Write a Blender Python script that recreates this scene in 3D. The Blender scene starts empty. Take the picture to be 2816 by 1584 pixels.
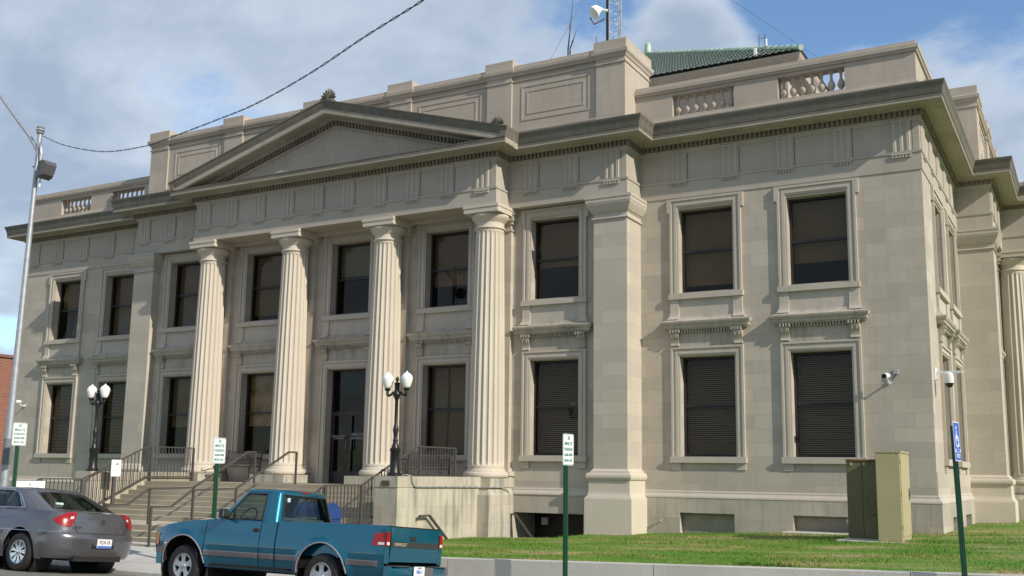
import bpy, bmesh, math, random
from mathutils import Vector, Matrix, noise
random.seed(7)
R = math.radians
scene = bpy.context.scene
col = scene.collection

# ------------------------------------------------------------------ camera
cd = bpy.data.cameras.new('camera'); cam = bpy.data.objects.new('camera', cd); col.objects.link(cam)
yaw, pitch, roll = R(29.167), R(9.129), R(0.832)
F = Vector((-math.sin(yaw)*math.cos(pitch), math.cos(yaw)*math.cos(pitch), math.sin(pitch)))
Rt = Vector((math.cos(yaw), math.sin(yaw), 0)); Up = Rt.cross(F)
R2 = Rt*math.cos(roll)+Up*math.sin(roll); U2 = -Rt*math.sin(roll)+Up*math.cos(roll)
M = Matrix((R2, U2, -F)).transposed().to_4x4(); M.translation = Vector((17.894, -23.386, 2.408))
cam.matrix_world = M
cd.sensor_width = 36; cd.lens = 2856.242*36/2816; cd.shift_y = (844.367-792)/2816; cd.clip_start = .1; cd.clip_end = 3000
scene.camera = cam

# ------------------------------------------------------------------ light
SUN = Vector((3.8, -1.0, 2.4)).normalized()
sl = bpy.data.lights.new('sun', 'SUN'); sl.energy = 4.1; sl.angle = R(.5); sl.color = (1, .93, .81)
so = bpy.data.objects.new('sun', sl); col.objects.link(so)
so.rotation_euler = SUN.to_track_quat('Z', 'Y').to_euler(); so.location = (60, -20, 40)
scene.view_settings.view_transform = 'Standard'; scene.view_settings.look = 'None'
scene.view_settings.exposure = .13; scene.view_settings.gamma = 1

def nodes(tree):
    tree.nodes.clear(); return tree.nodes, tree.links
def pick(ray, u, v):
    return (F + R2*(u-1408)/2856.242 - U2*(v-844.367)/2856.242).normalized()

def build_world():
    w = bpy.data.worlds.new("World"); scene.world = w; w.use_nodes = True
    N, L = nodes(w.node_tree)
    out = N.new('ShaderNodeOutputWorld'); bg = N.new('ShaderNodeBackground'); bg2 = N.new('ShaderNodeBackground')
    sky = N.new('ShaderNodeTexSky'); sky.sky_type = 'NISHITA'; sky.sun_disc = False
    sky.sun_elevation = math.asin(SUN.z); sky.sun_rotation = math.atan2(SUN.x, SUN.y)
    sky.air_density = 1.0; sky.dust_density = .6; sky.ozone_density = 1.5
    tm = N.new('ShaderNodeVectorMath'); tm.operation = 'MULTIPLY'; tm.inputs[1].default_value = (.85, 1.0, 1.1); L.new(sky.outputs[0], tm.inputs[0]); L.new(tm.outputs[0], bg.inputs[0]); bg.inputs[1].default_value = .15
    tc = N.new('ShaderNodeTexCoord'); sep = N.new('ShaderNodeSeparateXYZ'); L.new(tc.outputs['Generated'], sep.inputs[0])
    def math_(op, a, b=None, c=None, clamp=False):
        n = N.new('ShaderNodeMath'); n.operation = op; n.use_clamp = clamp
        for i, x in enumerate((a, b, c)):
            if x is None: continue
            if isinstance(x, (int, float)): n.inputs[i].default_value = x
            else: L.new(x, n.inputs[i])
        return n.outputs[0]
    den = math_('ADD', math_('MAXIMUM', sep.outputs[2], 0), .22)
    cx = math_('DIVIDE', sep.outputs[0], den); cy = math_('DIVIDE', sep.outputs[1], den)
    comb = N.new('ShaderNodeCombineXYZ'); L.new(cx, comb.inputs[0]); L.new(cy, comb.inputs[1])
    def fbm(vec, sc, det, rough, dist=0, lac=2.0):
        n = N.new('ShaderNodeTexNoise'); n.inputs['Scale'].default_value = sc; n.inputs['Detail'].default_value = det
        n.inputs['Roughness'].default_value = rough; n.inputs['Distortion'].default_value = dist; L.new(vec, n.inputs['Vector']); return n.outputs[0]
    n1 = fbm(comb.outputs[0], 1.6, 10, .56, .3); n2 = fbm(comb.outputs[0], .45, 3, .5)
    n3 = fbm(tc.outputs['Generated'], 7, 10, .6, .3)
    dens = math_('ADD', math_('MULTIPLY', n1, .72), math_('ADD', math_('MULTIPLY', n2, .15), math_('MULTIPLY', n3, .26)))
    def blob(u, v, r, amt):
        nonlocal dens
        d = pick(None, u, v)
        vd = N.new('ShaderNodeVectorMath'); vd.operation = 'DISTANCE'; L.new(tc.outputs['Generated'], vd.inputs[0]); vd.inputs[1].default_value = d
        m = N.new('ShaderNodeMapRange'); m.interpolation_type = 'SMOOTHSTEP'; m.inputs[1].default_value = r; m.inputs[2].default_value = 0
        m.inputs[3].default_value = 0; m.inputs[4].default_value = amt; L.new(vd.outputs['Value'], m.inputs[0])
        dens = math_('ADD', dens, m.outputs[0])
    bd = -F; sd = SUN
    for d_, r_, a_ in ((Vector((.83, -.22, .3)).normalized(), .9, .35), (Vector((.4, -.9, .3)).normalized(), 1.1, .3)):  # cloud cover added out of view, sunward and behind, to lower the ambient
        vd = N.new('ShaderNodeVectorMath'); vd.operation = 'DISTANCE'; L.new(tc.outputs['Generated'], vd.inputs[0]); vd.inputs[1].default_value = d_
        m = N.new('ShaderNodeMapRange'); m.interpolation_type = 'SMOOTHSTEP'; m.inputs[1].default_value = r_; m.inputs[2].default_value = r_*.5; m.inputs[3].default_value = 0; m.inputs[4].default_value = a_; L.new(vd.outputs['Value'], m.inputs[0]); dens = math_('ADD', dens, m.outputs[0])
    for b in ((2330, 60, .14, -.06), (1700, 60, .13, -.15), (2130, 50, .10, -.12), (2720, 60, .12, -.045), (2790, 420, .12, .02), (1925, 90, .085, .14), (1830, 130, .085, .08), (2010, 110, .08, .05),
              (2270, 130, .11, .09), (2560, 130, .10, .09), (2680, 330, .14, .07), (600, 250, .6, .03), (1200, 200, .45, .085), (300, 90, .09, -.05), (470, 330, .10, -.035), (560, 190, .07, -.025), (2300, -350, .25, -.1), (2760, 10, .12, -.08)):
        blob(*b)
    cr = N.new('ShaderNodeMapRange'); cr.interpolation_type = 'SMOOTHSTEP'; cr.inputs[1].default_value = .485; cr.inputs[2].default_value = .60; L.new(dens, cr.inputs[0])
    shade = N.new('ShaderNodeMapRange'); shade.inputs[1].default_value = .5; shade.inputs[2].default_value = .78; L.new(dens, shade.inputs[0])
    n4 = fbm(comb.outputs[0], 2.6, 9, .58, .5)
    shade2 = math_('ADD', math_('MULTIPLY', shade.outputs[0], .55), math_('MULTIPLY', n4, .75), clamp=True)
    ramp = N.new('ShaderNodeValToRGB'); L.new(shade2, ramp.inputs[0])
    e = ramp.color_ramp.elements; e[0].position = .32; e[0].color = (.68, .75, .85, 1); e[1].position = .80; e[1].color = (.36, .44, .56, 1)
    L.new(ramp.outputs[0], bg2.inputs[0]); bg2.inputs[1].default_value = 1.0
    mix = N.new('ShaderNodeMixShader'); L.new(math_('MULTIPLY', cr.outputs[0], .93), mix.inputs[0]); L.new(bg.outputs[0], mix.inputs[1]); L.new(bg2.outputs[0], mix.inputs[2])
    L.new(mix.outputs[0], out.inputs[0])
build_world()

# ------------------------------------------------------------------ mesh builder
class MB:
    def __init__(s): s.v = []; s.f = []; s.m = []
    def add(s, vs, fs, mi=0):
        o = len(s.v); s.v += [tuple(v) for v in vs]; s.f += [tuple(i+o for i in f) for f in fs]; s.m += [mi]*len(fs)
    def quad(s, a, b, c, d, mi=0): s.add((a, b, c, d), ((0, 1, 2, 3),), mi)
    def poly(s, pts, mi=0): s.add(pts, (tuple(range(len(pts))),), mi)
    def box(s, x0, x1, y0, y1, z0, z1, mi=0, T=None):
        vs = [(x, y, z) for x in (x0, x1) for y in (y0, y1) for z in (z0, z1)]
        if T: vs = [T(*v) for v in vs]
        s.add(vs, ((0, 1, 3, 2), (4, 6, 7, 5), (0, 4, 5, 1), (2, 3, 7, 6), (0, 2, 6, 4), (1, 5, 7, 3)), mi)
    def bevbox(s, x0, x1, y0, y1, z0, z1, b=.02, mi=0):
        # box with chamfered vertical and horizontal edges
        P = []
        for (z, i) in ((z0, b), (z0+b, 0), (z1-b, 0), (z1, b)):
            P.append([(x0+i+b, y0+i, z), (x1-i-b, y0+i, z), (x1-i, y0+i+b, z), (x1-i, y1-i-b, z), (x1-i-b, y1-i, z), (x0+i+b, y1-i, z), (x0+i, y1-i-b, z), (x0+i, y0+i+b, z)])
        s.loft(P, mi=mi)
    def loft(s, rings, closed=True, caps=True, mi=0):
        n = len(rings[0]); vs = [p for r in rings for p in r]; fs = []
        for i in range(len(rings)-1):
            for j in range(n if closed else n-1):
                k = (j+1) % n; fs.append((i*n+j, i*n+k, (i+1)*n+k, (i+1)*n+j))
        if caps and closed: fs.append(tuple(range(n))); fs.append(tuple((len(rings)-1)*n+j for j in range(n)))
        s.add(vs, fs, mi)
    def grid(s, fn, nu, nv, mi=0):
        vs = [fn(i/nu, j/nv) for i in range(nu+1) for j in range(nv+1)]
        s.add(vs, [(i*(nv+1)+j, (i+1)*(nv+1)+j, (i+1)*(nv+1)+j+1, i*(nv+1)+j+1) for i in range(nu) for j in range(nv)], mi)
    def tube(s, pts, r, n=8, caps=True, mi=0):
        pts = [Vector(p) for p in pts]; rs = r if isinstance(r, (list, tuple)) else [r]*len(pts); rings = []
        for i, p in enumerate(pts):
            d = (pts[min(i+1, len(pts)-1)]-pts[max(i-1, 0)]).normalized()
            a = d.cross(Vector((0, 0, 1)) if abs(d.z) < .9 else Vector((1, 0, 0))).normalized(); b = d.cross(a)
            rings.append([p+(a*math.cos(t)+b*math.sin(t))*rs[i] for t in [2*math.pi*k/n for k in range(n)]])
        s.loft(rings, caps=caps, mi=mi)
    def bar(s, a, b, w, h=None, mi=0):
        a, b = Vector(a), Vector(b); d = (b-a).normalized(); h = h or w
        x = d.cross(Vector((0, 0, 1)) if abs(d.z) < .95 else Vector((0, 1, 0))).normalized()*w/2; y = d.cross(x).normalized()*h/2
        s.loft([[p-x-y, p+x-y, p+x+y, p-x+y] for p in (a, b)], mi=mi)
    def lathe(s, prof, c=(0, 0), n=24, axis='z', mi=0, caps=True):
        rings = []
        for (r, h) in prof:
            ring = []
            for k in range(n):
                t = 2*math.pi*k/n; a, b = r*math.cos(t), r*math.sin(t)
                ring.append((c[0]+a, c[1]+b, h) if axis == 'z' else (c[0]+a, h, c[1]+b) if axis == 'y' else (h, c[0]+a, c[1]+b))
            rings.append(ring)
        s.loft(rings, caps=caps, mi=mi)
    def prism(s, poly, a, b, T, mi=0):
        # poly in 2D, extruded between a and b; T(p, q, t)
        s.loft([[T(p, q, a) for p, q in poly], [T(p, q, b) for p, q in poly]], mi=mi)
    def sweep(s, path, prof, closed=False, mi=0):
        # plan path (right-hand side = outside), closed profile [(offset, z)]
        n = len(path); rings = []
        for i, p in enumerate(path):
            p = Vector(p)
            def nr(a, b): d = (Vector(b)-Vector(a)).normalized(); return Vector((d.y, -d.x))
            ns = []
            if closed or i > 0: ns.append(nr(path[i-1], path[i]))
            if closed or i < n-1: ns.append(nr(path[i], path[(i+1) % n]))
            if len(ns) == 2:
                m = ns[0]+ns[1]; m = m/(1+ns[0].dot(ns[1]))
            else: m = ns[0]
            rings.append([(p.x+m.x*o, p.y+m.y*o, z) for o, z in prof])
        if closed: rings.append(rings[0])
        s.loft(rings, caps=not closed, mi=mi)
    def build(s, name, mats, parent=None, smooth=None, recalc=True):
        me = bpy.data.meshes.new(name); me.from_pydata(s.v, [], s.f)
        if not isinstance(mats, (list, tuple)): mats = [mats]
        for m in mats: me.materials.append(m)
        me.polygons.foreach_set('material_index', s.m)
        if recalc or smooth:
            bm = bmesh.new(); bm.from_mesh(me)
            if smooth: bmesh.ops.remove_doubles(bm, verts=bm.verts, dist=1e-4)
            if recalc: bmesh.ops.recalc_face_normals(bm, faces=bm.faces)
            if smooth:
                for f in bm.faces: f.smooth = True
                for e in bm.edges:
                    if len(e.link_faces) == 2 and e.calc_face_angle(0) > R(smooth): e.smooth = False
            bm.to_mesh(me); bm.free()
        o = bpy.data.objects.new(name, me); col.objects.link(o)
        if parent: o.parent = parent
        return o

def thing(name, label, cat, loc=(0, 0, 0), rz=0, group=None, rot=None):
    o = bpy.data.objects.new(name, None); col.objects.link(o); o.location = loc; o.rotation_euler = rot or (0, 0, rz)
    o['label'] = label; o['category'] = cat; o.empty_display_size = .2
    if group: o['group'] = group
    return o
def tag(o, label, cat, group=None):
    o['label'] = label; o['category'] = cat
    if group: o['group'] = group
    return o
def kids(o): return [c for c in list(bpy.data.objects) if c.parent == o]
def copy_tree(o, parent=None):
    c = o.copy(); col.objects.link(c); c.parent = parent
    for ch in kids(o): copy_tree(ch, c)
    return c
def text(name, s, size, mat, parent, loc, rot, align='CENTER', xs=1.0, extr=.001, off=0):
    cu = bpy.data.curves.new(name, 'FONT'); cu.body = s; cu.size = size; cu.align_x = align; cu.align_y = 'CENTER'; cu.extrude = extr; cu.offset = off
    cu.space_line = .95
    t = bpy.data.objects.new(name+'_c', cu); col.objects.link(t); bpy.context.view_layer.update()
    me = bpy.data.meshes.new_from_object(t); bpy.data.objects.remove(t); me.name = name
    me.materials.clear(); me.materials.append(mat)
    o = bpy.data.objects.new(name, me); col.objects.link(o); o.parent = parent; o.location = loc; o.rotation_euler = rot; o.scale = (xs, 1, 1)
    return o

# ------------------------------------------------------------------ materials
def newmat(name):
    m = bpy.data.materials.new(name); m.use_nodes = True; N, L = nodes(m.node_tree)
    out = N.new('ShaderNodeOutputMaterial'); b = N.new('ShaderNodeBsdfPrincipled'); L.new(b.outputs[0], out.inputs[0])
    return m, N, L, b, out
def plain(name, c, rough=.5, metal=0, spec=.5, coat=0, noise_amt=.0, nscale=20, bump=0):
    m, N, L, b, out = newmat(name)
    b.inputs['Base Color'].default_value = (*c, 1); b.inputs['Roughness'].default_value = rough; b.inputs['Metallic'].default_value = metal
    b.inputs['Specular IOR Level'].default_value = spec; b.inputs['Coat Weight'].default_value = coat; b.inputs['Coat Roughness'].default_value = .05
    if noise_amt or bump:
        g = N.new('ShaderNodeNewGeometry'); n = N.new('ShaderNodeTexNoise'); n.inputs['Scale'].default_value = nscale; n.inputs['Detail'].default_value = 6
        L.new(g.outputs['Position'], n.inputs['Vector'])
        r = N.new('ShaderNodeMapRange'); r.inputs[3].default_value = 1-noise_amt; r.inputs[4].default_value = 1+noise_amt; r.inputs[1].default_value = .3; r.inputs[2].default_value = .7
        L.new(n.outputs[0], r.inputs[0])
        mx = N.new('ShaderNodeVectorMath'); mx.operation = 'SCALE'; mx.inputs[0].default_value = c; L.new(r.outputs[0], mx.inputs['Scale']); L.new(mx.outputs[0], b.inputs['Base Color'])
        if bump:
            bp = N.new('ShaderNodeBump'); bp.inputs['Strength'].default_value = bump; bp.inputs['Distance'].default_value = .01; L.new(n.outputs[0], bp.inputs['Height']); L.new(bp.outputs[0], b.inputs['Normal'])
    return m
def stone(name, c, blocks=None, var=.1, stain=.0, joint=.72, streak=0, z0=2.558, grime=(.2, .19, .16)):
    """limestone: block pattern in world space on walls, blotches and vertical runs of dirt"""
    m, N, L, b, out = newmat(name)
    b.inputs['Roughness'].default_value = .88; b.inputs['Specular IOR Level'].default_value = .25
    g = N.new('ShaderNodeNewGeometry'); sp = N.new('ShaderNodeSeparateXYZ'); L.new(g.outputs['Position'], sp.inputs[0])
    sn = N.new('ShaderNodeSeparateXYZ'); L.new(g.outputs['True Normal'], sn.inputs[0])
    def mt(op, a, b_=None, clamp=False):
        n = N.new('ShaderNodeMath'); n.operation = op; n.use_clamp = clamp
        for i, x in enumerate((a, b_)):
            if x is None: continue
            if isinstance(x, (int, float)): n.inputs[i].default_value = x
            else: L.new(x, n.inputs[i])
        return n.outputs[0]
    isx = mt('GREATER_THAN', mt('ABSOLUTE', sn.outputs[0]), .7)
    u = mt('ADD', mt('MULTIPLY', sp.outputs[1], isx), mt('MULTIPLY', sp.outputs[0], mt('SUBTRACT', 1, isx)))
    cv = N.new('ShaderNodeCombineXYZ'); L.new(u, cv.inputs[0]); L.new(mt('SUBTRACT', sp.outputs[2], z0), cv.inputs[1])
    def tn(vec, sc, det=5, rough=.55):
        n = N.new('ShaderNodeTexNoise'); n.inputs['Scale'].default_value = sc; n.inputs['Detail'].default_value = det; n.inputs['Roughness'].default_value = rough; L.new(vec, n.inputs['Vector']); return n.outputs[0]
    def mr(x, a, b_, c_, d, cl=True):
        n = N.new('ShaderNodeMapRange'); n.clamp = cl
        for i, q in enumerate((a, b_, c_, d)): n.inputs[i+1].default_value = q
        L.new(x, n.inputs[0]); return n.outputs[0]
    fac = mr(tn(g.outputs['Position'], 1.3), .3, .7, 1-var*.6, 1+var*.6)
    fac = mt('MULTIPLY', fac, mr(tn(g.outputs['Position'], 28, 4, .7), .25, .75, .95, 1.05))
    if blocks:
        bw, bh = blocks
        br = N.new('ShaderNodeTexBrick'); br.offset = .5; br.inputs['Scale'].default_value = 1; br.inputs['Mortar Size'].default_value = .0055; br.inputs['Mortar Smooth'].default_value = .3
        br.inputs['Brick Width'].default_value = bw; br.inputs['Row Height'].default_value = bh; br.inputs['Bias'].default_value = 0
        br.inputs['Color1'].default_value = (1-var*1.1,)*3+(1,); br.inputs['Color2'].default_value = (1+var,)*3+(1,); br.inputs['Mortar'].default_value = (joint,)*3+(1,)
        L.new(cv.outputs[0], br.inputs['Vector'])
        sc = N.new('ShaderNodeSeparateColor'); L.new(br.outputs[0], sc.inputs[0]); fac = mt('MULTIPLY', fac, sc.outputs[0])
    base = N.new('ShaderNodeVectorMath'); base.operation = 'SCALE'; base.inputs[0].default_value = c; L.new(fac, base.inputs['Scale'])
    # warm / cool shift
    mixc = N.new('ShaderNodeMix'); mixc.data_type = 'RGBA'; mixc.inputs[7].default_value = (*grime, 1)
    L.new(base.outputs[0], mixc.inputs[6])
    mp = N.new('ShaderNodeVectorMath'); mp.operation = 'MULTIPLY'; mp.inputs[1].default_value = (7, 7, .7); L.new(g.outputs['Position'], mp.inputs[0])
    st = mr(tn(mp.outputs[0], 1, 5, .6), .47, .68, 0, streak+.0001) if streak else None
    bl = mr(tn(g.outputs['Position'], .8, 7, .65), .47, .72, 0, stain+.0001)
    amt = mt('ADD', bl, st, True) if st else bl
    L.new(amt, mixc.inputs[0]); L.new(mixc.outputs[2], b.inputs['Base Color'])
    bp = N.new('ShaderNodeBump'); bp.inputs['Strength'].default_value = .25; bp.inputs['Distance'].default_value = .004
    L.new(tn(g.outputs['Position'], 60, 4, .7), bp.inputs['Height']); L.new(bp.outputs[0], b.inputs['Normal'])
    return m
LIME = (.60, .535, .425)
M_wall = stone('ashlar_limestone', (.485, .428, .358), (.86, .3115), .09, .42, .80, .22, grime=(.36, .33, .27))
M_pier = stone('pier_limestone', (.50, .444, .37), (1.3, .3115), .07, .2, .82, .05, grime=(.36, .33, .27))
M_trim = stone('smooth_limestone', (.51, .455, .385), None, .06, .3, 1, .25, grime=(.36, .34, .29))
M_ent = stone('entablature_limestone', (.45, .405, .343), (1.29, 9), .05, .3, .85, .15, z0=0, grime=(.33, .31, .26))
M_colm = stone('column_limestone', (.575, .51, .42), None, .06, .15, 1, .08, grime=(.45, .41, .34))
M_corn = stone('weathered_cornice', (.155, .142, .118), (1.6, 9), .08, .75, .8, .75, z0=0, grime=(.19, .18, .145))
M_trig = stone('triglyph_limestone', (.48, .432, .362), None, .08, .3, 1, .2, grime=(.33, .31, .26))
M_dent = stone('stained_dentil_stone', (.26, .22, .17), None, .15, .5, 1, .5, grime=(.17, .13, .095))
M_base = stone('base_limestone', (.455, .408, .338), (1.35, .45), .09, .7, .75, .45, z0=1.915, grime=(.30, .28, .235))
M_cheek = stone('stained_cheek_stone', (.50, .455, .365), (.62, .42), .06, .5, .8, .95, z0=2.09, grime=(.27, .26, .22))
M_attic = stone('attic_limestone', (.475, .415, .345), (2.2, .62), .06, .45, .8, .3, z0=11.25, grime=(.36, .31, .25))
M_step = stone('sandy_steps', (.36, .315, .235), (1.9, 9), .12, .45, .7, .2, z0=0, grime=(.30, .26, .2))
M_joint = plain('open_joint', (.12, .11, .09), .9)
M_tread = stone('sunlit_treads', (.52, .46, .36), (1.9, 9), .08, .4, .75, .1, z0=0, grime=(.30, .26, .2))  # paler than the risers: sunlight on the tread tops put into the colour
M_hood = stone('weathered_hood_stone', (.46, .41, .34), None, .1, .6, 1, .5, grime=(.24, .22, .18))
M_soff = stone('soffit_stone', (.40, .36, .295), (1.6, 9), .08, .5, .8, .3, z0=0, grime=(.24, .21, .16))
M_dark = plain('dark_bronze', (.02, .018, .016), .5)
M_mull = plain('window_sash_bronze', (.022, .02, .018), .45)
M_black = plain('black_paint', (.012, .012, .013), .4)
M_rail = plain('rail_paint_brown_gray', (.075, .066, .06), .5)
M_white = plain('white_enamel', (.8, .8, .8), .35)
M_plas = plain('white_plastic', (.72, .72, .72), .4)
M_galv = plain('galvanized_steel', (.42, .44, .46), .5, .55, noise_amt=.12, nscale=9)
M_green = plain('green_post_paint', (.012, .07, .035), .4)
M_greentext = plain('green_letters', (.01, .20, .13), .5)
M_blue = plain('sign_blue', (.02, .10, .48), .45)
M_bmail = plain('mailbox_blue', (.02, .055, .20), .4, coat=.2)
M_globe = plain('milk_glass_globe', (.88, .88, .86), .25, spec=.5)
M_tan = plain('tan_cabinet_paint', (.42, .36, .2), .5, noise_amt=.06, nscale=2)
M_olive = plain('olive_cabinet_paint', (.14, .125, .055), .55, noise_amt=.15, nscale=3)
M_rust = plain('rusty_brown', (.20, .10, .045), .8, noise_amt=.3, nscale=8)
M_red = plain('red_paint', (.5, .06, .03), .5)
M_chrome = plain('chrome', (.75, .75, .76), .12, 1)
M_rubber = plain('tyre_rubber', (.018, .017, .017), .75, noise_amt=.2, nscale=30)
M_lens = plain('red_lens', (.30, .004, .006), .15, coat=.5)
M_amber = plain('amber_lens', (.65, .2, .02), .2, coat=.5)
M_clear = plain('clear_lens', (.7, .7, .68), .15, coat=.5)
M_trimgray = plain('gray_moulding', (.12, .105, .11), .4)
M_under = plain('underbody_black', (.012, .012, .012), .8)
M_plate = plain('plate_white', (.7, .72, .74), .4)
M_platetx = plain('plate_ink', (.15, .05, .05), .5)
M_platebl = plain('plate_blue', (.05, .15, .5), .5)
M_gold = plain('stripe_gold', (.45, .4, .3), .4)
M_pin = plain('faded_pinstripe', (.16, .22, .22), .4)
M_pin2 = plain('moulding_edge', (.32, .30, .30), .35)
M_int = plain('interior_gray', (.09, .09, .085), .8)
M_seat = plain('seat_fabric', (.12, .15, .16), .9)
M_shade = plain('roller_shade', (.34, .285, .21), .9)
M_sh1 = plain('beige_reflection', (.75, .64, .46), .9, noise_amt=.5, nscale=2.5)  # mottled beige stands in for a pale building reflected in the pane
M_sh2 = plain('green_gray_shade', (.36, .44, .40), .9)
M_sh3 = plain('brown_shade', (.38, .30, .20), .9, noise_amt=.12, nscale=1.5)
M_room = plain('dark_room', (.012, .011, .010), .95)
M_blind = plain('blind_slats', (.50, .43, .30), .7)
M_glassob = plain('window_sticker', (.5, .65, .65), .5)
M_basew = plain('boarded_window_paint', (.33, .295, .225), .8, noise_amt=.12, nscale=3)
M_cable = plain('cable_black', (.02, .02, .022), .6)
M_dish = plain('dish_white', (.78, .78, .76), .4)

def carpaint(name, c, c2, metal=.35):
    m, N, L, b, out = newmat(name)
    lw = N.new('ShaderNodeLayerWeight'); lw.inputs[0].default_value = .35
    mx = N.new('ShaderNodeMix'); mx.data_type = 'RGBA'; mx.inputs[6].default_value = (*c, 1); mx.inputs[7].default_value = (*c2, 1)
    L.new(lw.outputs['Facing'], mx.inputs[0])
    g = N.new('ShaderNodeNewGeometry'); n = N.new('ShaderNodeTexNoise'); n.inputs['Scale'].default_value = 3; n.inputs['Detail'].default_value = 8; L.new(g.outputs['Position'], n.inputs['Vector'])
    mr = N.new('ShaderNodeMapRange'); mr.inputs[1].default_value = .35; mr.inputs[2].default_value = .7; mr.inputs[3].default_value = .16; mr.inputs[4].default_value = .34; L.new(n.outputs[0], mr.inputs[0])
    L.new(mx.outputs[2], b.inputs['Base Color']); L.new(mr.outputs[0], b.inputs['Roughness']); b.inputs['Metallic'].default_value = metal
    b.inputs['Coat Weight'].default_value = 1; b.inputs['Coat Roughness'].default_value = .06
    return m
M_teal = carpaint('teal_car_paint', (.002, .135, .215), (.001, .075, .13), .5)
M_sedan = carpaint('gray_car_paint', (.135, .132, .142), (.095, .092, .102), .5)

def glass(name, tint, rough=.0, refl=1.0):
    m = bpy.data.materials.new(name); m.use_nodes = True; N, L = nodes(m.node_tree)
    out = N.new('ShaderNodeOutputMaterial'); t = N.new('ShaderNodeBsdfTransparent'); t.inputs[0].default_value = (*tint, 1)
    gl = N.new('ShaderNodeBsdfGlossy'); gl.inputs['Roughness'].default_value = rough; gl.inputs[0].default_value = (refl, refl, refl, 1)
    lw = N.new('ShaderNodeLayerWeight'); lw.inputs[0].default_value = .5; pw = N.new('ShaderNodeMath'); pw.operation = 'POWER'; pw.inputs[1].default_value = 4.5; L.new(lw.outputs['Facing'], pw.inputs[0]); fr = N.new('ShaderNodeMath'); fr.operation = 'MULTIPLY_ADD'; fr.inputs[1].default_value = .93; fr.inputs[2].default_value = .05; L.new(pw.outputs[0], fr.inputs[0]); mx = N.new('ShaderNodeMixShader')
    g = N.new('ShaderNodeNewGeometry'); n = N.new('ShaderNodeTexNoise'); n.inputs['Scale'].default_value = .9; n.inputs['Detail'].default_value = 1; L.new(g.outputs['Position'], n.inputs['Vector'])
    bp = N.new('ShaderNodeBump'); bp.inputs['Strength'].default_value = .12; bp.inputs['Distance'].default_value = .02; L.new(n.outputs[0], bp.inputs['Height']); L.new(bp.outputs[0], gl.inputs['Normal'])
    L.new(fr.outputs[0], mx.inputs[0]); L.new(t.outputs[0], mx.inputs[1]); L.new(gl.outputs[0], mx.inputs[2]); L.new(mx.outputs[0], out.inputs[0])
    return m
M_glass = glass('tinted_window_glass', (.76, .72, .64), .015, .40)
M_carglass = glass('car_glass', (.50, .60, .56), .0, .9)
M_sedglass = glass('green_car_glass', (.30, .38, .35), .0, 1)

def grass_mat(name, blade):
    m, N, L, b, out = newmat(name)
    g = N.new('ShaderNodeNewGeometry'); mp = N.new('ShaderNodeVectorMath'); mp.operation = 'MULTIPLY'; mp.inputs[1].default_value = (.5, 1.1, .5); L.new(g.outputs['Position'], mp.inputs[0])
    n = N.new('ShaderNodeTexNoise'); n.inputs['Scale'].default_value = 1.1; n.inputs['Detail'].default_value = 6; n.inputs['Roughness'].default_value = .62; L.new(mp.outputs[0], n.inputs['Vector'])
    cr = N.new('ShaderNodeValToRGB'); L.new(n.outputs[0], cr.inputs[0]); e = cr.color_ramp.elements
    e[0].position = .40; e[0].color = (.085, .19, .02, 1); e[1].position = .62; e[1].color = (.31, .25, .12, 1); x = e.new(.54); x.color = (.15, .21, .045, 1)
    n2 = N.new('ShaderNodeTexNoise'); n2.inputs['Scale'].default_value = 30 if blade else 14; n2.inputs['Detail'].default_value = 3; L.new(g.outputs['Position'], n2.inputs['Vector'])
    r = N.new('ShaderNodeMapRange'); r.inputs[1].default_value = .3; r.inputs[2].default_value = .7; r.inputs[3].default_value = .75; r.inputs[4].default_value = 1.5; L.new(n2.outputs[0], r.inputs[0])
    s = N.new('ShaderNodeVectorMath'); s.operation = 'SCALE'; L.new(cr.outputs[0], s.inputs[0]); L.new(r.outputs[0], s.inputs['Scale']); L.new(s.outputs[0], b.inputs['Base Color'])
    b.inputs['Roughness'].default_value = .8; b.inputs['Specular IOR Level'].default_value = .2
    return m
M_grass = grass_mat('lawn_soil_grass', False); M_blade = grass_mat('grass_blades', True)
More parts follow.
